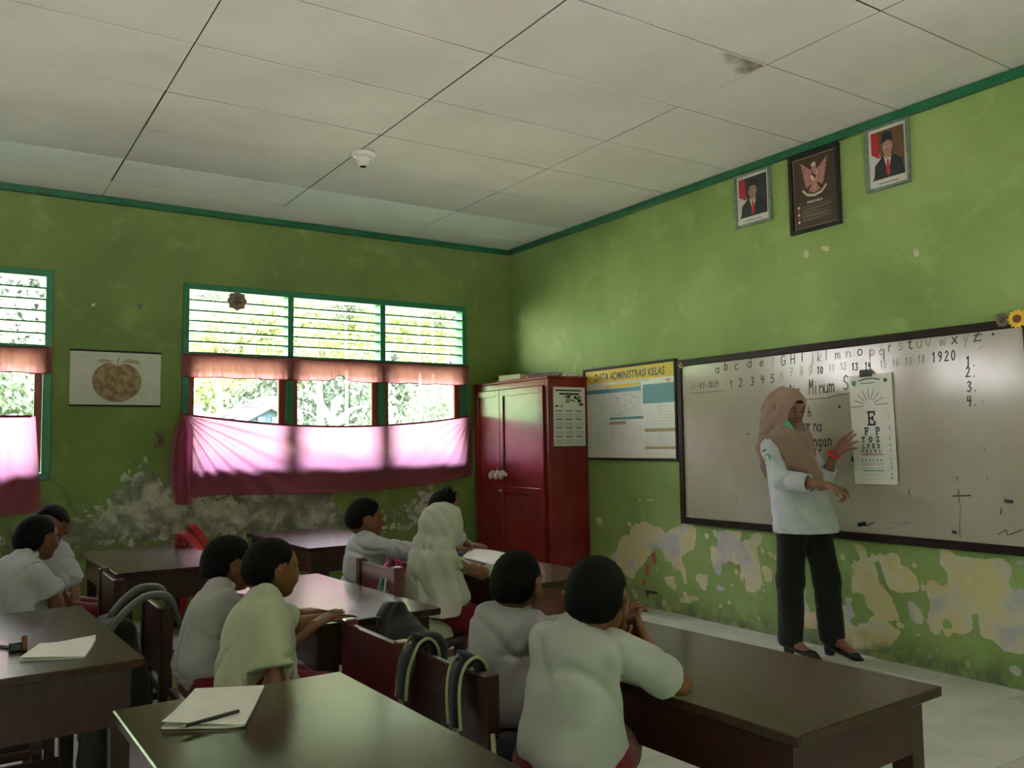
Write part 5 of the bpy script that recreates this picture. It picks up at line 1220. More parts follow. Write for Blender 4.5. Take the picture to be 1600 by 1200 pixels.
# left pair
kid('boy in front at the far left, seen from behind, one arm down on the bench', (-4.19, -2.78, .52), (-4.160, -2.78, .805), (-4.110, -2.725, .878), .55, .45,
    [((-4.02, -2.66, .64), (-3.95, -2.62, .53), (.4, 0, -.8), (1, 0, 0), CU), ((-4.05, -2.85, .64), (-3.99, -2.84, .51), (.3, 0, -.9), (1, 0, 0), CU)], shirt='shirt_cool', s=.90, seed=23, puff=.004, legs_yaw=.0, hair='hair', sleeve=.8, group='pupils in white shirts')
kid('boy at the far left turned round towards the boy in front of him, legs sideways', (-4.06, -2.34, .52), (-4.035, -2.37, .82), (-4.035, -2.40, .898), -2.1, -.6,
    [((-3.93, -2.36, .60), (-3.93, -2.45, .50), (0, -.6, -.6), (1, 0, 0), CU), ((-4.20, -2.44, .60), (-4.18, -2.50, .48), (0, -.3, -.9), (-1, 0, 0), CU)], shirt='shirt_cool', s=.90, seed=29, puff=.006, legs_yaw=-.1, sleeve=.8)
# ---- girl in the white headscarf
g_pel, g_neck, g_head = V3(-2.695, -3.42, .52), V3(-2.665, -3.430, .800), V3(-2.620, -3.435, .880)
gr, gR = kid('girl in a long white headscarf with her hands on the exercise book', g_pel, g_neck, g_head, .02, -.05,
    [((-2.50, -3.31, .68), (-2.37, -3.345, .674), (.9, -.2, 0), (0, 0, 1), FLAT), ((-2.50, -3.56, .685), (-2.40, -3.47, .680), (.9, .25, 0), (0, 0, 1), FLAT)], shirt='shirt_cream', s=.93, seed=31, hijab=True, long_sleeve=True, collar=False)
def F(hc, R, x, y, z, s=1): return hc + R @ (np.array([x, y, z]) * s)
def scarf(root, hc, R, neck, sv, fv, m_, spread, bot, h=.0055, seed=1, s=1.0, back=0.0, opening=True, amp=.004, front_low=.0, name='headscarf'):
    P_ = [Ell(F(hc, R, -.006, 0, .018, s), V3(.103, .093, .096) * s, R, .02), Ell(F(hc, R, .012, 0, -.045, s), V3(.078, .074, .070) * s, R, .04), Ell(F(hc, R, -.045, 0, -.02, s), V3(.062, .07, .072) * s, R, .03),
          Cap(F(hc, R, .050, .036, .072, s), F(hc, R, .050, -.036, .072, s), .020 * s, .020 * s, .02)]
    top = neck + V3(0, 0, -.01)
    n_ = 12
    for k in range(n_):
        a = math.pi * 2 * k / n_; e = top + sv * math.cos(a) * spread * .82 + fv * math.sin(a) * (spread * .62) ; e[2] = bot + (.07 if math.sin(a) > .3 else 0) - front_low * (math.sin(a) > .3) - back * (math.sin(a) < -.3)
        P_.append(Cap(top + sv * math.cos(a) * .035 + fv * math.sin(a) * .03, e, .038, .038, .055))
    P_ += [Cap(top + V3(0, 0, .03), top - V3(0, 0, .05), .052, .080, .03), Cap(top - sv * .10 - V3(0, 0, .045), top + sv * .10 - V3(0, 0, .045), .052, .052, .06)]
    def dsp(P):
        q = P - top; an = np.arctan2(q @ sv, q @ fv); z = P[:, 2]
        w1 = np.sin(an * 11 + 2 * np.sin(z * 9) + seed) * np.clip((top[2] - z + .03) / .15, 0, 1) * .007
        qh = (P - hc) @ R; w2 = np.sin(qh[:, 1] * 230 + 3 * np.sin(qh[:, 0] * 9)) * np.exp(-((qh[:, 2] + .075) / .04) ** 2) * .0035 * (qh[:, 0] < .03)
        w3 = np.sin(qh[:, 0] * 120 + qh[:, 2] * 70 + seed) * .0016
        w4 = .007 * np.exp(-((qh[:, 2] + .088) / .016) ** 2)
        return w1 + w2 + w3 + w4
    def post(P, d):
        d = np.maximum(d, bot - P[:, 2] + .006 * np.sin(P[:, 1] * 40))
        if opening:
            q = (P - F(hc, R, .095, 0, -.012, s)) @ R / s
            k0 = np.linalg.norm(q / V3(.062, .056, .080), axis=1); d = np.maximum(d, -(k0 - 1) * .05)
        return d
    o = sdf_object(name, P_, h, m_, None, post=post, disp=dsp); put_w(o, root); return o
scarf(gr, g_head, gR, g_neck, V3(.05, 1, 0) / 1.001, V3(1, -.05, 0), M['hijab_w'], .175, .52, seed=2, s=.95, back=.03)

# ---- the teacher
tp = lambda px, py, X: np.array(onx(px, py, X))
t_root = empty('person', (-.27, -3.44, 0)); tag(t_root, 'standing woman in a taupe headscarf, white blouse and black trousers pointing at the eye chart', 'person')
hipc = V3(-.255, -3.465, .80); neck = V3(-.265, -3.385, 1.275); hc = V3(-.275, -3.412, 1.425)
shR = V3(-.395, -3.375, 1.195); shL = V3(-.130, -3.375, 1.205)
elR = V3(-.44, -3.470, 1.015); wrR = V3(-.395, -3.755, .985); elL = V3(-.115, -3.515, 1.00); wrL = V3(-.135, -3.615, 1.150)
HR = head_R(math.radians(-96), .34, 0)
S_t = 1.03
hR = V3(-.32, -3.44, .74); kR = V3(-.335, -3.43, .43); aR = V3(-.325, -3.41, .10)
hL = V3(-.19, -3.50, .74); kL = V3(-.165, -3.55, .43); aL = V3(-.15, -3.555, .12)
ff = V3(0, -1, 0)
B = [Cap(hipc + V3(.05, 0, 0), hipc - V3(.05, 0, 0), .085, .085, .04), Cap(hipc, neck - V3(0, 0, .12), .08, .085, .04), Cap(shR, shL, .04, .04, .03), Cap(neck - V3(0, 0, .03), F(hc, HR, -.02, 0, -.06), .045, .045, .02)]
B += head_prims(hc, HR, S_t, .95)
B += [Cap(shR, elR, .040, .034, .02), Cap(elR, wrR, .034, .023, .015), Cap(shL, elL, .040, .034, .02), Cap(elL, wrL, .034, .023, .015)]
for a, b, c in ((hR, kR, aR), (hL, kL, aL)): B += [Cap(a, b, .075, .052, .03), Cap(b, c, .050, .032, .02)]
B += [Cap(aL, aL + ff * .05 - V3(0, 0, .035), .030, .028, .02), Cap(aL + ff * .05 - V3(0, 0, .035), aL + ff * .15 - V3(0, 0, .085), .028, .02, .02), Cap(aR, aR + ff * .05 - V3(0, 0, .04), .030, .028, .02), Cap(aR + ff * .05 - V3(0, 0, .04), aR + ff * .14 - V3(0, 0, .07), .028, .02, .02)]
B += hand_prims(wrR, (0.02, -1, -.30), (0.05, -.25, 1), .175, curl=(.15, 1.1, 1.25, 1.3), point=0, thumb_side=-1, spread=.10, thumb=.35)
B += hand_prims(wrL, (-.02, -.80, .58), (-.92, .15, .35), .175, curl=(.20, .12, .18, .25), spread=.42, thumb_side=1, thumb=1.0)
put_w(sdf_object('body', B, .0036, M['skin_t'], None), t_root)
# blouse
hemz = .705
S = [Cap(V3(-.25, -3.475, .72), V3(-.262, -3.42, 1.12), .138, .098, .06), Cap(V3(-.33, -3.445, .73), V3(-.345, -3.385, 1.12), .105, .075, .05), Cap(V3(-.17, -3.53, .73), V3(-.175, -3.40, 1.12), .105, .075, .05), Cap(shR, shL, .055, .055, .05),
     Cap(neck - V3(0, 0, .10), neck - V3(0, 0, .03), .08, .055, .03), Cap(shR, elR, .062, .056, .03), Cap(elR, elR + (wrR - elR) * .60, .058, .050, .02), Cap(shL, elL, .060, .054, .03), Cap(elL, elL + (wrL - elL) * .50, .054, .050, .02)]
tf = folds(41, .0095)
def post_b(P, d):
    d = np.maximum(d, hemz + .02 * (P[:, 1] + 3.4) - P[:, 2])
    for e_, w_, L_ in ((elR, wrR, .60), (elL, wrL, .50)):
        ax = unit(w_ - e_); LL = np.linalg.norm(w_ - e_) * L_; t = (P - e_) @ ax; rr = np.linalg.norm(P - e_ - t[:, None] * ax, axis=1); near = (rr < .085) & (t > LL - .06) & (t < LL + .06)
        d = np.where(near, np.maximum(d, t - LL), d); d = np.where(near & (t > LL - .05), np.maximum(d, .040 - rr), d)
    return d
put_w(sdf_object('blouse', S, .005, M['blouse'], None, post=post_b, disp=lambda P: wav(P, tf) + .006 * np.sin(P[:, 1] * 42 + P[:, 2] * 6) * np.clip((1.0 - P[:, 2]) / .25, 0, 1) * np.clip((1.25 - P[:, 2]), 0, 1)), t_root)
# trousers
S = [Cap(hipc + V3(.05, 0, -.04), hipc - V3(.05, 0, .04), .088, .088, .04)]
for a, b, c in ((hR, kR, aR), (hL, kL, aL)): S += [Cap(a, b, .088, .078, .03), Cap(b, c + V3(0, 0, -.005), .076, .074, .03)]
def post_t(P, d):
    d = np.maximum(d, np.where(P[:, 0] < -.245, .052, .058) - P[:, 2]); return np.maximum(d, P[:, 2] - .82)
put_w(sdf_object('trousers', S, .006, M['trouser'], None, post=post_t, disp=lambda P: wav(P, folds(43, .004))), t_root)
# shoes
for nm, a in (('shoe', aL), ('shoe', aR)):
    z0 = a.copy(); zz = a[2] * 0
    heel = V3(a[0], a[1] + .012, .06)
    sp_ = [Cap(V3(a[0], a[1] + .012, .058), V3(a[0], a[1] - .05, .050), .030, .030, .02), Cap(V3(a[0], a[1] - .05, .048), V3(a[0], a[1] - .150, .022), .030, .026, .02), Cap(V3(a[0], a[1] - .150, .022), V3(a[0], a[1] - .195, .014), .024, .010, .02)]
    def post_s(P, d, a=a):
        t = (a[1] - P[:, 1]); solez = np.interp(t, [-.02, .04, .11, .2], [.036, .030, .003, .001]); d = np.maximum(d, solez - P[:, 2])
        topz = np.interp(t, [-.05, .0, .05, .10, .14, .2], [.085, .075, .050, .042, .06, .06]); return np.maximum(d, P[:, 2] - topz)
    o = sdf_object(nm, sp_, .004, M['shoe'], None, post=post_s); put_w(o, t_root)
    hb = MB().add([(a[0] - .022, a[1] + .038, .045), (a[0] + .022, a[1] + .038, .045), (a[0] + .022, a[1] - .008, .042), (a[0] - .022, a[1] - .008, .042), (a[0] - .019, a[1] + .032, .001), (a[0] + .019, a[1] + .032, .001), (a[0] + .019, a[1] - .004, .001), (a[0] - .019, a[1] - .004, .001)], [(0, 1, 2, 3), (7, 6, 5, 4), (0, 4, 5, 1), (1, 5, 6, 2), (2, 6, 7, 3), (3, 7, 4, 0)]).build('heel', M['shoe'], None)
    hb.parent = o
# headscarf
hs = [Ell(F(hc, HR, -.010, 0, .020, S_t), V3(.108, .090, .100) * S_t, HR, .02), Ell(F(hc, HR, .010, 0, -.050, S_t), V3(.080, .078, .078) * S_t, HR, .04), Ell(F(hc, HR, -.065, 0, -.035, S_t), V3(.065, .075, .085) * S_t, HR, .04),
      Cap(neck + V3(0, .02, .03), neck - V3(0, 0, .08), .075, .115, .05), Cap(shR + V3(.03, -.02, .02), shL + V3(-.03, -.02, .02), .060, .060, .06),
      Cap(neck + V3(-.02, -.06, -.05), V3(-.30, -3.555, .985), .085, .040, .06), Cap(neck + V3(.03, -.06, -.05), V3(-.22, -3.565, .97), .08, .038, .06), Cap(neck + V3(-.09, -.01, -.05), V3(-.375, -3.47, 1.08), .06, .032, .05),
      Cap(F(hc, HR, -.10, -.02, -.0), V3(-.31, -3.265, 1.19), .055, .055, .05), Cap(V3(-.31, -3.265, 1.19), V3(-.29, -3.245, 1.03), .055, .030, .04), Cap(F(hc, HR, -.08, -.05, -.05), V3(-.375, -3.30, 1.20), .035, .03, .03)]
def dsp_h(P):
    q = P - neck; an = np.arctan2(q[:, 0], -q[:, 1]); z = P[:, 2]
    return .011 * np.abs(np.sin(an * 3.5 + z * 14)) ** .6 * np.clip((neck[2] + .02 - z) / .1, 0, 1) + .003 * np.sin(an * 13 + z * 20) * np.clip((neck[2] + .02 - z) / .1, 0, 1) + .003 * np.sin(((P - hc) @ V3(20, 70, 60)) + 1) + .006 * np.sin((P - hc) @ V3(60, 55, -25)) * ((P[:, 1] > hc[1] + .03))
def post_h(P, d):
    q = (P - F(hc, HR, .098, 0, -.018, S_t)) @ HR / S_t; k0 = np.linalg.norm(q / V3(.078, .064, .092), axis=1); return np.maximum(d, -(k0 - 1) * .05)
put_w(sdf_object('headscarf', hs, .0045, M['hijab_t'], None, post=post_h, disp=dsp_h), t_root)
put_w(sdf_object('undercap', [Ell(F(hc, HR, -.006, 0, .020, S_t), V3(.0955, .078, .089) * S_t, HR, .01)], .005, M['trouser'], None, post=lambda P, d: np.maximum(d, -(((P - hc) @ HR)[:, 2] - .052 * S_t))), t_root)
before = set(bpy.data.objects); face_bits(None, hc, HR, S_t, lids=True)
for o in set(bpy.data.objects) - before:
    if o.parent is None: put_w(o, t_root)
# folded mask at the chin
put_w(MB().add([tuple(F(hc, HR, *q, S_t)) for q in ((.080, -.066, -.048), (.104, -.026, -.092), (.076, -.036, -.112), (.060, -.070, -.084), (.075, -.072, -.050), (.098, -.032, -.098), (.070, -.042, -.118), (.056, -.076, -.088))], [(0, 1, 2, 3), (7, 6, 5, 4), (0, 4, 5, 1), (1, 5, 6, 2), (2, 6, 7, 3), (3, 7, 4, 0)]).build('face_mask', M['mask_green'], None), t_root)
ax = Vector(unit(wrL - elL)); c_ = Vector(wrL) + ax * .000
u_ = ax.orthogonal().normalized(); v_ = ax.cross(u_)
put_w(MB().tube([c_ + (u_ * math.cos(a * math.pi / 10) + v_ * math.sin(a * math.pi / 10)) * .030 for a in range(20)], .0095, 8, close=True).build('red_bracelet', M['red_band'], None, True), t_root)
# badge and small marks on the sleeve
bc = shR + V3(-.066, -.030, -.060)
def badge(u, v, d): return Vector((bc[0] - d, bc[1] - u, bc[2] + v))
mb = MB().prism(arc(0, 0, .020, .024, 0, 360, 12)[:-1], badge, .006); put_w(mb.build('sleeve_badge', mat('badge_green', (.10, .42, .10), .6), None), t_root)
mb = MB().prism(arc(-.004, .002, .010, .012, 0, 360, 10)[:-1], lambda u, v, d: badge(u, v, d + .006), .001); put_w(mb.build('badge_centre', M['paper_white'], None), t_root)
mb = MB().prism([(-.035, .035), (-.012, .045), (-.012, .052), (-.036, .042)], badge, .006); put_w(mb.build('sleeve_tab', M['ink'], None), t_root)
# ---- backpack with green-edged straps over the chair back
root = empty('backpack', (-3.33, -4.80, 0)); tag(root, 'navy backpack with green-edged straps hooked over the dark chair back', 'backpack', 'school bags hung on the chairs')
def strap_loop(y0, y1, m1, m2, xb=-3.372, nm='strap'):
    pts = [(-3.285, y0, .55), (-3.288, y0, .665), (-3.312, y0, .706), (-3.345, y0 - .004, .704), (-3.368, y0 - .008, .672), (-3.380, y0 + (y1 - y0) * .25, .62), (-3.386, y0 + (y1 - y0) * .5, .555)]
    o = MB().strap(pts, .060, .010, (1, 0, .6)).build(nm, m1, None, True); put_w(o, root)
    for s_ in (-1, 1):
        e = MB().tube([Vector(p) + Vector((-.002 if i > 15 else 0, s_ * .030, .002)) for i, p in enumerate(smooth_path(pts))], .0045, 6).build('edge_piping', m2, None, True); e.parent = o
    w0 = Vector(pts[-1]); pb = [w0, w0 + Vector((-.004, (y1 - y0) * .35, -.07)), w0 + Vector((.004, (y1 - y0) * .9 - .02, -.19)), w0 + Vector((.02, (y1 - y0) * 1.3 - .04, -.30))]
    w_ = MB().strap(pb, .026, .004, (1, 0, 0)).build('webbing', web, None, True); w_.parent = o
    bk = MB().box(-.007, .007, -.020, .020, -.016, .016, b=.003).box(-.009, .009, -.014, .014, -.028, -.016, b=.002).build('buckle', mat('buckle_green', (.12, .15, .06), .4), None); bk.location = pb[1]; bk.parent = o
strap_loop(-4.605, -4.60, navy, piping); strap_loop(-4.86, -4.93, navy, piping)
def ppost(P, d): return d
put_w(sdf_object('bag_body', [Cap(V3(-3.29, -4.98, .50), V3(-3.31, -5.01, .20), .050, .062, .04), Cap(V3(-3.23, -4.98, .48), V3(-3.25, -5.00, .20), .050, .062, .04), Cap(V3(-3.25, -4.88, .44), V3(-3.25, -4.90, .44), .05, .05, .05)], .007, navy, None, disp=lambda P: wav(P, folds(51, .003))), root)
put_w(MB().tube([(-3.335, -4.985, .555), (-3.352, -5.02, .48), (-3.372, -5.045, .36), (-3.375, -5.05, .2)], .006, 6).build('edge_piping', piping, None, True), root)
put_w(MB().tube([(-3.27, -5.035, .55), (-3.285, -5.055, .46), (-3.30, -5.078, .34), (-3.30, -5.085, .2)], .006, 6).build('edge_piping', piping, None, True), root)
put_w(sdf_object('print_panel', [Cap(V3(-3.322, -5.03, .44), V3(-3.335, -5.055, .22), .026, .034, .02)], .005, teal, None), root)

mb = MB()
for ch_, x_, z_ in (('H', .0, 0), ('A', .022, .002), ('Z', .044, .001), ('E', .064, .0), ('H', .084, .001)): write(mb, ch_, x_, z_, .020, .0012, 0)
o = mb.build('scratched_lettering', mat('scratch_grey', (.22, .19, .17), .7), None); o.matrix_world = BX(-3.343, -4.66, .60); put_w2 = o; o.parent = CH2; o.matrix_parent_inverse = Matrix.Translation(CH2.location).inverted()
# ---- black bag on the red chair / desk end
root = empty('bag', (-3.17, -4.20, 0)); tag(root, 'black bag with a flap at the near end of the middle desk', 'bag', 'school bags hung on the chairs')
put_w(sdf_object('bag_body', [Cap(V3(-3.195, -4.19, .36), V3(-3.20, -4.19, .655), .05, .055, .04), Cap(V3(-3.21, -4.40, .38), V3(-3.19, -4.42, .625), .055, .045, .05), Cap(V3(-3.20, -4.26, .64), V3(-3.19, -4.38, .62), .055, .045, .05), Cap(V3(-3.21, -4.17, .66), V3(-3.20, -4.21, .715), .030, .022, .02)], .007, bagk, None, disp=lambda P: wav(P, folds(53, .004))), root)
put_w(MB().strap([(-3.17, -4.13, .66), (-3.18, -4.15, .715), (-3.22, -4.17, .722), (-3.25, -4.18, .69)], .045, .008, (0, 0, 1)).build('flap_strap', bagk, None, True), root)
put_w(MB().box(-3.262, -3.250, -4.19, -4.16, .655, .69, b=.003).build('buckle', M['black'], None), root)

# ---- dark backpack over the narrow chair by the middle desk
root = empty('backpack', (-3.84, -3.5, 0)); tag(root, 'dark backpack with a grey padded strap and a lime patch hung on the narrow chair', 'backpack', 'school bags hung on the chairs')
put_w(sdf_object('bag_body', [Cap(V3(-3.94, -3.40, .60), V3(-3.93, -3.40, .16), .060, .10, .06), Cap(V3(-3.91, -3.58, .48), V3(-3.90, -3.60, .16), .075, .10, .06), Cap(V3(-3.92, -3.50, .60), V3(-3.92, -3.50, .2), .06, .10, .06)], .009, bagk, None, disp=lambda P: wav(P, folds(55, .004))), root)
for y_, r_h in ((-3.44, .745), (-3.57, .735)):
    o = MB().strap([(-3.985, y_ + .03, .42), (-3.975, y_ + .03, .55), (-3.93, y_ + .02, .66), (-3.86, y_ + .01, r_h - .012), (-3.81, y_, r_h), (-3.765, y_ - .01, r_h - .020), (-3.735, y_ - .015, .62)], .055, .018, (0, 0, 1)).build('shoulder_strap', greyst, None, True); put_w(o, root)
put_w(sdf_object('lime_patch', [Ell(V3(-3.90, -3.71, .29), V3(.040, .018, .045), None, .01)], .005, lime, None), root)
put_w(MB().strap([(-3.74, -3.66, .52), (-3.78, -3.69, .42), (-3.84, -3.71, .33)], .018, .004, (0, 1, 0)).build('lime_webbing', lime, None, True), root)
put_w(MB().strap([(-3.93, -3.695, .28), (-3.955, -3.71, .2), (-3.95, -3.70, .12)], .02, .004, (0, 1, 0)).build('grey_webbing', greyst, None, True), root)

# ---- pink and teal bag behind the far boy
root = empty('bag', (-2.86, -3.30, 0)); tag(root, 'pink and teal bag hanging on the chair behind the boy in the far row', 'bag', 'school bags hung on the chairs')
put_w(sdf_object('bag_body', [Cap(V3(-2.86, -3.36, .66), V3(-2.88, -3.38, .40), .022, .055, .04), Cap(V3(-2.86, -3.42, .62), V3(-2.88, -3.47, .40), .020, .05, .04)], .006, tealb, None, disp=lambda P: wav(P, folds(57, .003))), root)
put_w(MB().strap([(-2.77, -3.335, .66), (-2.785, -3.335, .735), (-2.83, -3.335, .735), (-2.865, -3.345, .66), (-2.895, -3.36, .56), (-2.935, -3.37, .46)], .06, .010, (1, 0, .5)).build('pink_strap', pinkb, None, True), root)
put_w(MB().tube([(-2.88, -3.42, .68), (-2.915, -3.46, .58), (-2.945, -3.50, .47)], .005, 6).build('piping', mat('pale_piping', (.4, .42, .38), .5), None, True), root)
# ---- striped bag on the chair at the left edge
root = empty('bag', (-4.50, -2.95, 0)); tag(root, 'purple and white striped bag on the maroon chair at the left edge', 'bag', 'school bags hung on the chairs')
put_w(sdf_object('bag_body', [Cap(V3(-4.50, -2.82, .82), V3(-4.50, -3.02, .80), .05, .05, .03), Cap(V3(-4.53, -2.9, .76), V3(-4.54, -2.92, .5), .07, .09, .05)], .008, purple, None, disp=lambda P: wav(P, folds(59, .003))), root)

# ================================================================== OUTSIDE THE WINDOW
grass = mat('grass', (.13, .16, .08), .9, col2=(.20, .23, .13), vscale=1.5, bump=.4, bscale=30)
tag(MB().box(-40, 40, .30, 60, -.35, -.25).build('ground', grass), kind='structure')
pave = mat('bounce_paving', (.72, .70, .66), .8, var=.1, vscale=3)
tag(MB().box(-12, 4, .145, 1.05, -.30, -.10).build('bounce_walk', pave), kind='structure')  # unseen pale strip added to bounce sunlight up to the ceiling
tag(MB().box(-40, 40, -60, Y1 - .141, -.35, -.25).build('school_yard', mat('yard', (.55, .52, .47), .85, var=.1, vscale=2)), kind='structure')
tag(MB().box(-30, 30, -19, -16.5, -.3, 5.2).build('sky_blocker', mat('sky_blocker_green', (.03, .06, .02), .9, var=.3, vscale=2)), kind='structure')  # unseen block added behind the camera to keep low sky light out
def leaf_mat(nm, c, c2):
    m = mat(nm, c, .5, col2=c2, vscale=1.3, spec=.3); nt = m.node_tree; b = nt.nodes['Principled BSDF']; out = nt.nodes['Material Output']
    t = nt.nodes.new('ShaderNodeBsdfTranslucent'); t.inputs[0].default_value = (c2[0] * 1.3, c2[1] * 1.35, c2[2], 1); x = nt.nodes.new('ShaderNodeMixShader'); x.inputs[0].default_value = .35
    nt.links.new(b.outputs[0], x.inputs[1]); nt.links.new(t.outputs[0], x.inputs[2]); nt.links.new(x.outputs[0], out.inputs[0]); return m
lf1 = leaf_mat('leaf_green', (.075, .11, .075), (.14, .185, .125)); lf2 = leaf_mat('leaf_yellow_green', (.13, .17, .07), (.19, .23, .10)); lf3 = leaf_mat('leaf_bluish', (.085, .115, .095), (.145, .18, .145))
trunk_m = mat('bark', (.16, .12, .09), .9, var=.3, vscale=20)
def crown_mesh(nm, seed, n, rx, ry, rz, ls, m_, blobs=9):
    r = np.random.RandomState(seed); cs = r.normal(size=(blobs, 3)); cs /= np.linalg.norm(cs, axis=1)[:, None]; cs *= r.uniform(.3, .75, (blobs, 1))
    k = r.randint(0, blobs, n); v = r.normal(size=(n, 3)); v /= np.linalg.norm(v, axis=1)[:, None]; c = cs[k] + v * r.uniform(.28, .48, (n, 1)); c *= [rx, ry, rz]
    a = r.normal(size=(n, 3)); a /= np.linalg.norm(a, axis=1)[:, None]; b = np.cross(a, r.normal(size=(n, 3))); b /= np.linalg.norm(b, axis=1)[:, None]
    L_ = ls * r.uniform(.6, 1.2, (n, 1)); P0 = c; P1 = c + a * L_ * .5 + b * L_ * .3; P2 = c + a * L_ * 1.1; P3 = c + a * L_ * .5 - b * L_ * .3
    V = np.stack([P0, P1, P2, P3], 1).reshape(-1, 3); me = bpy.data.meshes.new(nm); me.from_pydata(V.tolist(), [], np.arange(n * 4).reshape(-1, 4).tolist()); me.materials.append(m_); return me
cm = [crown_mesh('crown', 1, 5200, 1, 1, 1, .085, lf1), crown_mesh('crown', 2, 5200, 1, 1, 1.1, .085, lf3), crown_mesh('crown', 3, 3600, 1, 1, .9, .10, lf2)]
tk = MB().tube([(0, 0, -.3), (.05, 0, 1.5), (-.04, .05, 3.2), (0, 0, 4.2)], [.16, .12, .09, .05], 8).mesh('trunk'); tk.materials.append(trunk_m)
tr_ = random.Random(12)
def tree(x, y, s_, h_, k, label):
    t = empty('tree', (x, y, -.25)); tag(t, label, 'tree', 'trees beyond the window')
    o = link('crown', cm[k], None, t); o.location = (0, 0, h_); o.scale = (s_, s_, s_ * 1.15); o.rotation_euler = (0, 0, tr_.uniform(0, 6))
    o = link('trunk', tk, None, t); o.scale = (.7, .7, h_ / 4.2); return t
wood = MB(); wv = []; 
def woodland(nm, k, spots):
    """the crowds of crowns that nobody could count"""
    me0 = cm[k]; n0 = len(me0.vertices); co = np.empty(n0 * 3, np.float32); me0.vertices.foreach_get('co', co); co = co.reshape(-1, 3); out = []
    for x, y, z, s_, a in spots: R = np.array([[math.cos(a), -math.sin(a), 0], [math.sin(a), math.cos(a), 0], [0, 0, 1]]); out.append((co @ R.T) * s_ * [1, 1, 1.15] + [x, y, z])
    V = np.concatenate(out); me = bpy.data.meshes.new(nm); n = len(V) // 4; me.vertices.add(len(V)); me.vertices.foreach_set('co', V.astype(np.float32).ravel()); me.loops.add(n * 4); me.loops.foreach_set('vertex_index', np.arange(n * 4, dtype=np.int32)); me.polygons.add(n); me.polygons.foreach_set('loop_start', np.arange(0, n * 4, 4, dtype=np.int32)); me.update(calc_edges=True)
    return link(nm, me, cm[k].materials[0])
sp = {0: [], 1: [], 2: []}
for row, (yy, n_, hh, ss) in enumerate(((19, 10, 2.8, 2.6), (23, 12, 6.2, 3.4), (28, 12, 9.5, 4.4))):
    for i in range(n_):
        x = -6 + i * (30 / n_) + tr_.uniform(-.8, .8) + row * 1.5; k = (0, 1, 0, 1, 2)[(i * 2 + row) % 5]
        sp[k].append((x, yy + tr_.uniform(-1.2, 1.2), hh + tr_.uniform(-.6, .6), ss * tr_.uniform(.85, 1.15), tr_.uniform(0, 6)))
for k in sp: tag(woodland('woodland', k, sp[k]), ['dense mid-green foliage of the wood beyond the window', 'bluish green foliage of the wood beyond the window', 'yellow-green foliage patches of the wood beyond the window'][k], 'foliage', 'woodland beyond the window', 'stuff')
for (px, py, Y, s_, h_, k, lb) in ((500, 520, 12, 1.7, 4.6, 2, 'yellow-green tree nearest the middle bay of louvres'), (660, 540, 11, 1.5, 4.4, 2, 'yellow-green tree behind the right bay of louvres'), (345, 540, 13, 1.6, 4.2, 2, 'yellow-green tree behind the left bay of louvres'),
                               (690, 640, 9, 1.2, 1.9, 0, 'low green shrub behind the right bay of the window')):
    p = ony(px, py, Y); tree(p.x, Y, s_, h_, k, lb)
# broad-leaved clump seen in the middle bay
p = ony(520, 655, 7.5); cl_ = empty('broad_leaved_plant', (p.x, 7.5, -.25)); tag(cl_, 'bright broad-leaved plant clump behind the middle bay of the window', 'plant')
for k in range(16):
    a = k * 2.4; L_ = .75 + .3 * tr_.random(); el = .7 + .5 * tr_.random(); pts = []
    for q in range(7): t = q / 6; pts.append(Vector((math.cos(a) * L_ * t * .7, math.sin(a) * L_ * t * .7, 1.1 + .06 * k + L_ * (t * el - t * t * .55))))
    mb = MB(); n_ = Vector((-math.sin(a), math.cos(a), 0)); vs = []
    for q, p_ in enumerate(pts): w_ = .075 * math.sin(math.pi * min(1, .08 + q / 6)) + .01; vs += [p_ + n_ * w_, p_ + Vector((0, 0, -.02)), p_ - n_ * w_]
    mb.add(vs, [(3 * q + j, 3 * q + j + 1, 3 * q + j + 4, 3 * q + j + 3) for q in range(6) for j in (0, 1)]); mb.build('leaf', lf1, cl_, True)
MB().tube([(0, 0, 0), (0, 0, 2.0)], [.08, .05], 8).build('stem', trunk_m, cl_)
# pale thin trunks in the right bay
for i, px in enumerate((655, 676, 700, 540)):
    p = ony(px, 640, 8.5 + i * .7); q = empty('sapling', (p.x, p.y, -.25)); tag(q, ['leftmost thin pale tree trunk in the right bay of the window', 'middle thin pale trunk in the right bay of the window', 'rightmost thin pale trunk in the right bay of the window', 'thin pale trunk in the middle bay of the window'][i], 'tree', 'thin pale saplings')
    MB().tube([(0, 0, 0), (.03, 0, 2), (0, 0, 4.5)], [.035, .028, .02], 7).build('trunk', mat('pale_bark', (.45, .43, .38), .8, var=.1), q); o = link('crown', cm[0], None, q); o.location = (0, 0, 4.6); o.scale = (.6, .6, .6)
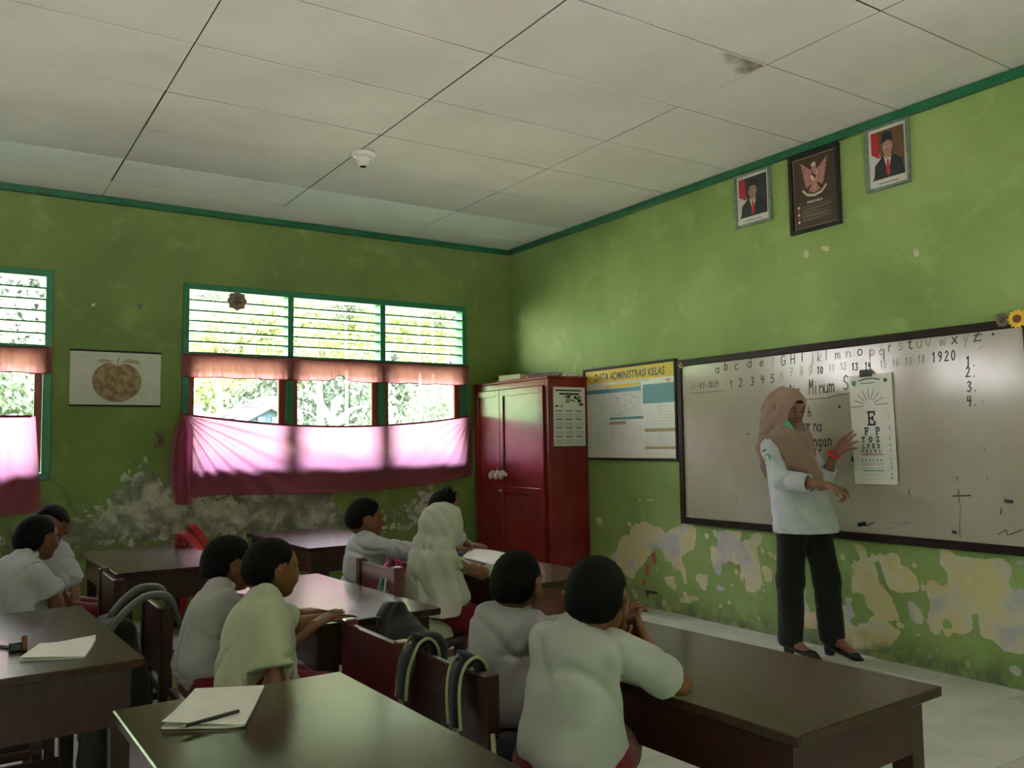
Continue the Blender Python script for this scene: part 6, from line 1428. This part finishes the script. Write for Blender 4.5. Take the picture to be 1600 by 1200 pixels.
# house with metal roof
roofm = mat('metal_roof', (.075, .058, .062), .9, col2=(.10, .080, .086), vscale=3, spec=.0); wallm = mat('house_wall', (.040, .062, .075), .9, var=.08, spec=.0)
def slab(pts, t, nm, m_, par, loc):
    P_ = [Vector(p) - Vector(loc) for p in pts]; n = len(P_); mb = MB().add(P_ + [p - Vector((0, 0, t)) for p in P_], [tuple(range(n)), tuple(range(2 * n - 1, n - 1, -1))] + [(i, n + i, n + (i + 1) % n, (i + 1) % n) for i in range(n)])
    return mb.build(nm, m_, par)
hl = (1.6, 12.4, -.25); hs_ = empty('house', hl); tag(hs_, 'low house with pale hipped roof and bluish gabled porch beyond the left bay', 'building')
e0, e1, r0, r1 = ony(352, 651, 12), ony(474, 647, 12), ony(404, 620, 14), ony(455, 617, 14)
slab([e0, e1, r1, r0], .05, 'roof', roofm, hs_, hl); slab([e0, r0, Vector((r0.x, 15.5, e0.z)), Vector((e0.x, 15.5, e0.z))], .05, 'roof', roofm, hs_, hl); slab([r0, r1, Vector((r1.x, 16, e0.z)), Vector((r0.x, 16, e0.z))], .05, 'roof', roofm, hs_, hl)
a_ = ony(372, 660, 12.3); MB().box(a_.x - hl[0], e1.x - .2 - hl[0], .0, 3, 0, e0.z + .2).build('wall', wallm, hs_)
g0, g1, g2 = ony(388, 654, 10.8), ony(424, 635, 10.8), ony(458, 652, 10.8)
for q0_, q1_ in ((g0, g1), (g1, g2)): slab([q0_, q1_, q1_ + Vector((0, 1.3, 0)), q0_ + Vector((0, 1.3, 0))], .045, 'porch_roof', roofm, hs_, hl)
MB().prism([(g0.x + .08, -.25), (g2.x - .08, -.25), (g2.x - .08, g2.z - .03), (g1.x, g1.z - .05), (g0.x + .08, g0.z - .03)], lambda a, b, d: Vector((a, 10.95 + d, b)) - Vector(hl), .05).build('porch_gable', wallm, hs_)
dg_ = mat('dark_glass', (.015, .022, .03), .4)
for px_ in (402, 424): q_ = ony(px_, 660, 10.94); MB().box(q_.x - hl[0], q_.x + .16 - hl[0], 10.92 - hl[1], 10.949 - hl[1], 1.3, q_.z + .12 + .25).build('window', dg_, hs_)
hl = (-.9, 11, -.25); h2 = empty('house', hl); tag(h2, 'roof corner of a second house at the lower left of the window', 'building')
e0, e1, r0, r1 = ony(200, 655, 10.8), ony(331, 651, 10.8), ony(200, 622, 12.5), ony(296, 626, 12.5)
slab([e0, e1, r1, r0], .05, 'roof', roofm, h2, hl); slab([e1, Vector((e1.x, 14, e1.z)), Vector((r1.x, 13.5, r1.z)), r1], .05, 'roof', roofm, h2, hl)
MB().box(e0.x - hl[0], e1.x - .25 - hl[0], .1, 2.5, 0, e1.z + .25).build('wall', wallm, h2)
# wooded slope far behind
tag(MB().add([(-60, 34, -2), (70, 34, -2), (70, 60, 26), (-60, 60, 26), (-60, 60, -2), (70, 60, -2)], [(0, 1, 2, 3), (4, 5, 1, 0), (2, 5, 4, 3), (0, 3, 4), (1, 5, 2)]).build('hill', mat('wooded_slope', (.06, .13, .05), .9, col2=(.15, .24, .11), vscale=.7, bump=1.0, bscale=3)), kind='structure')
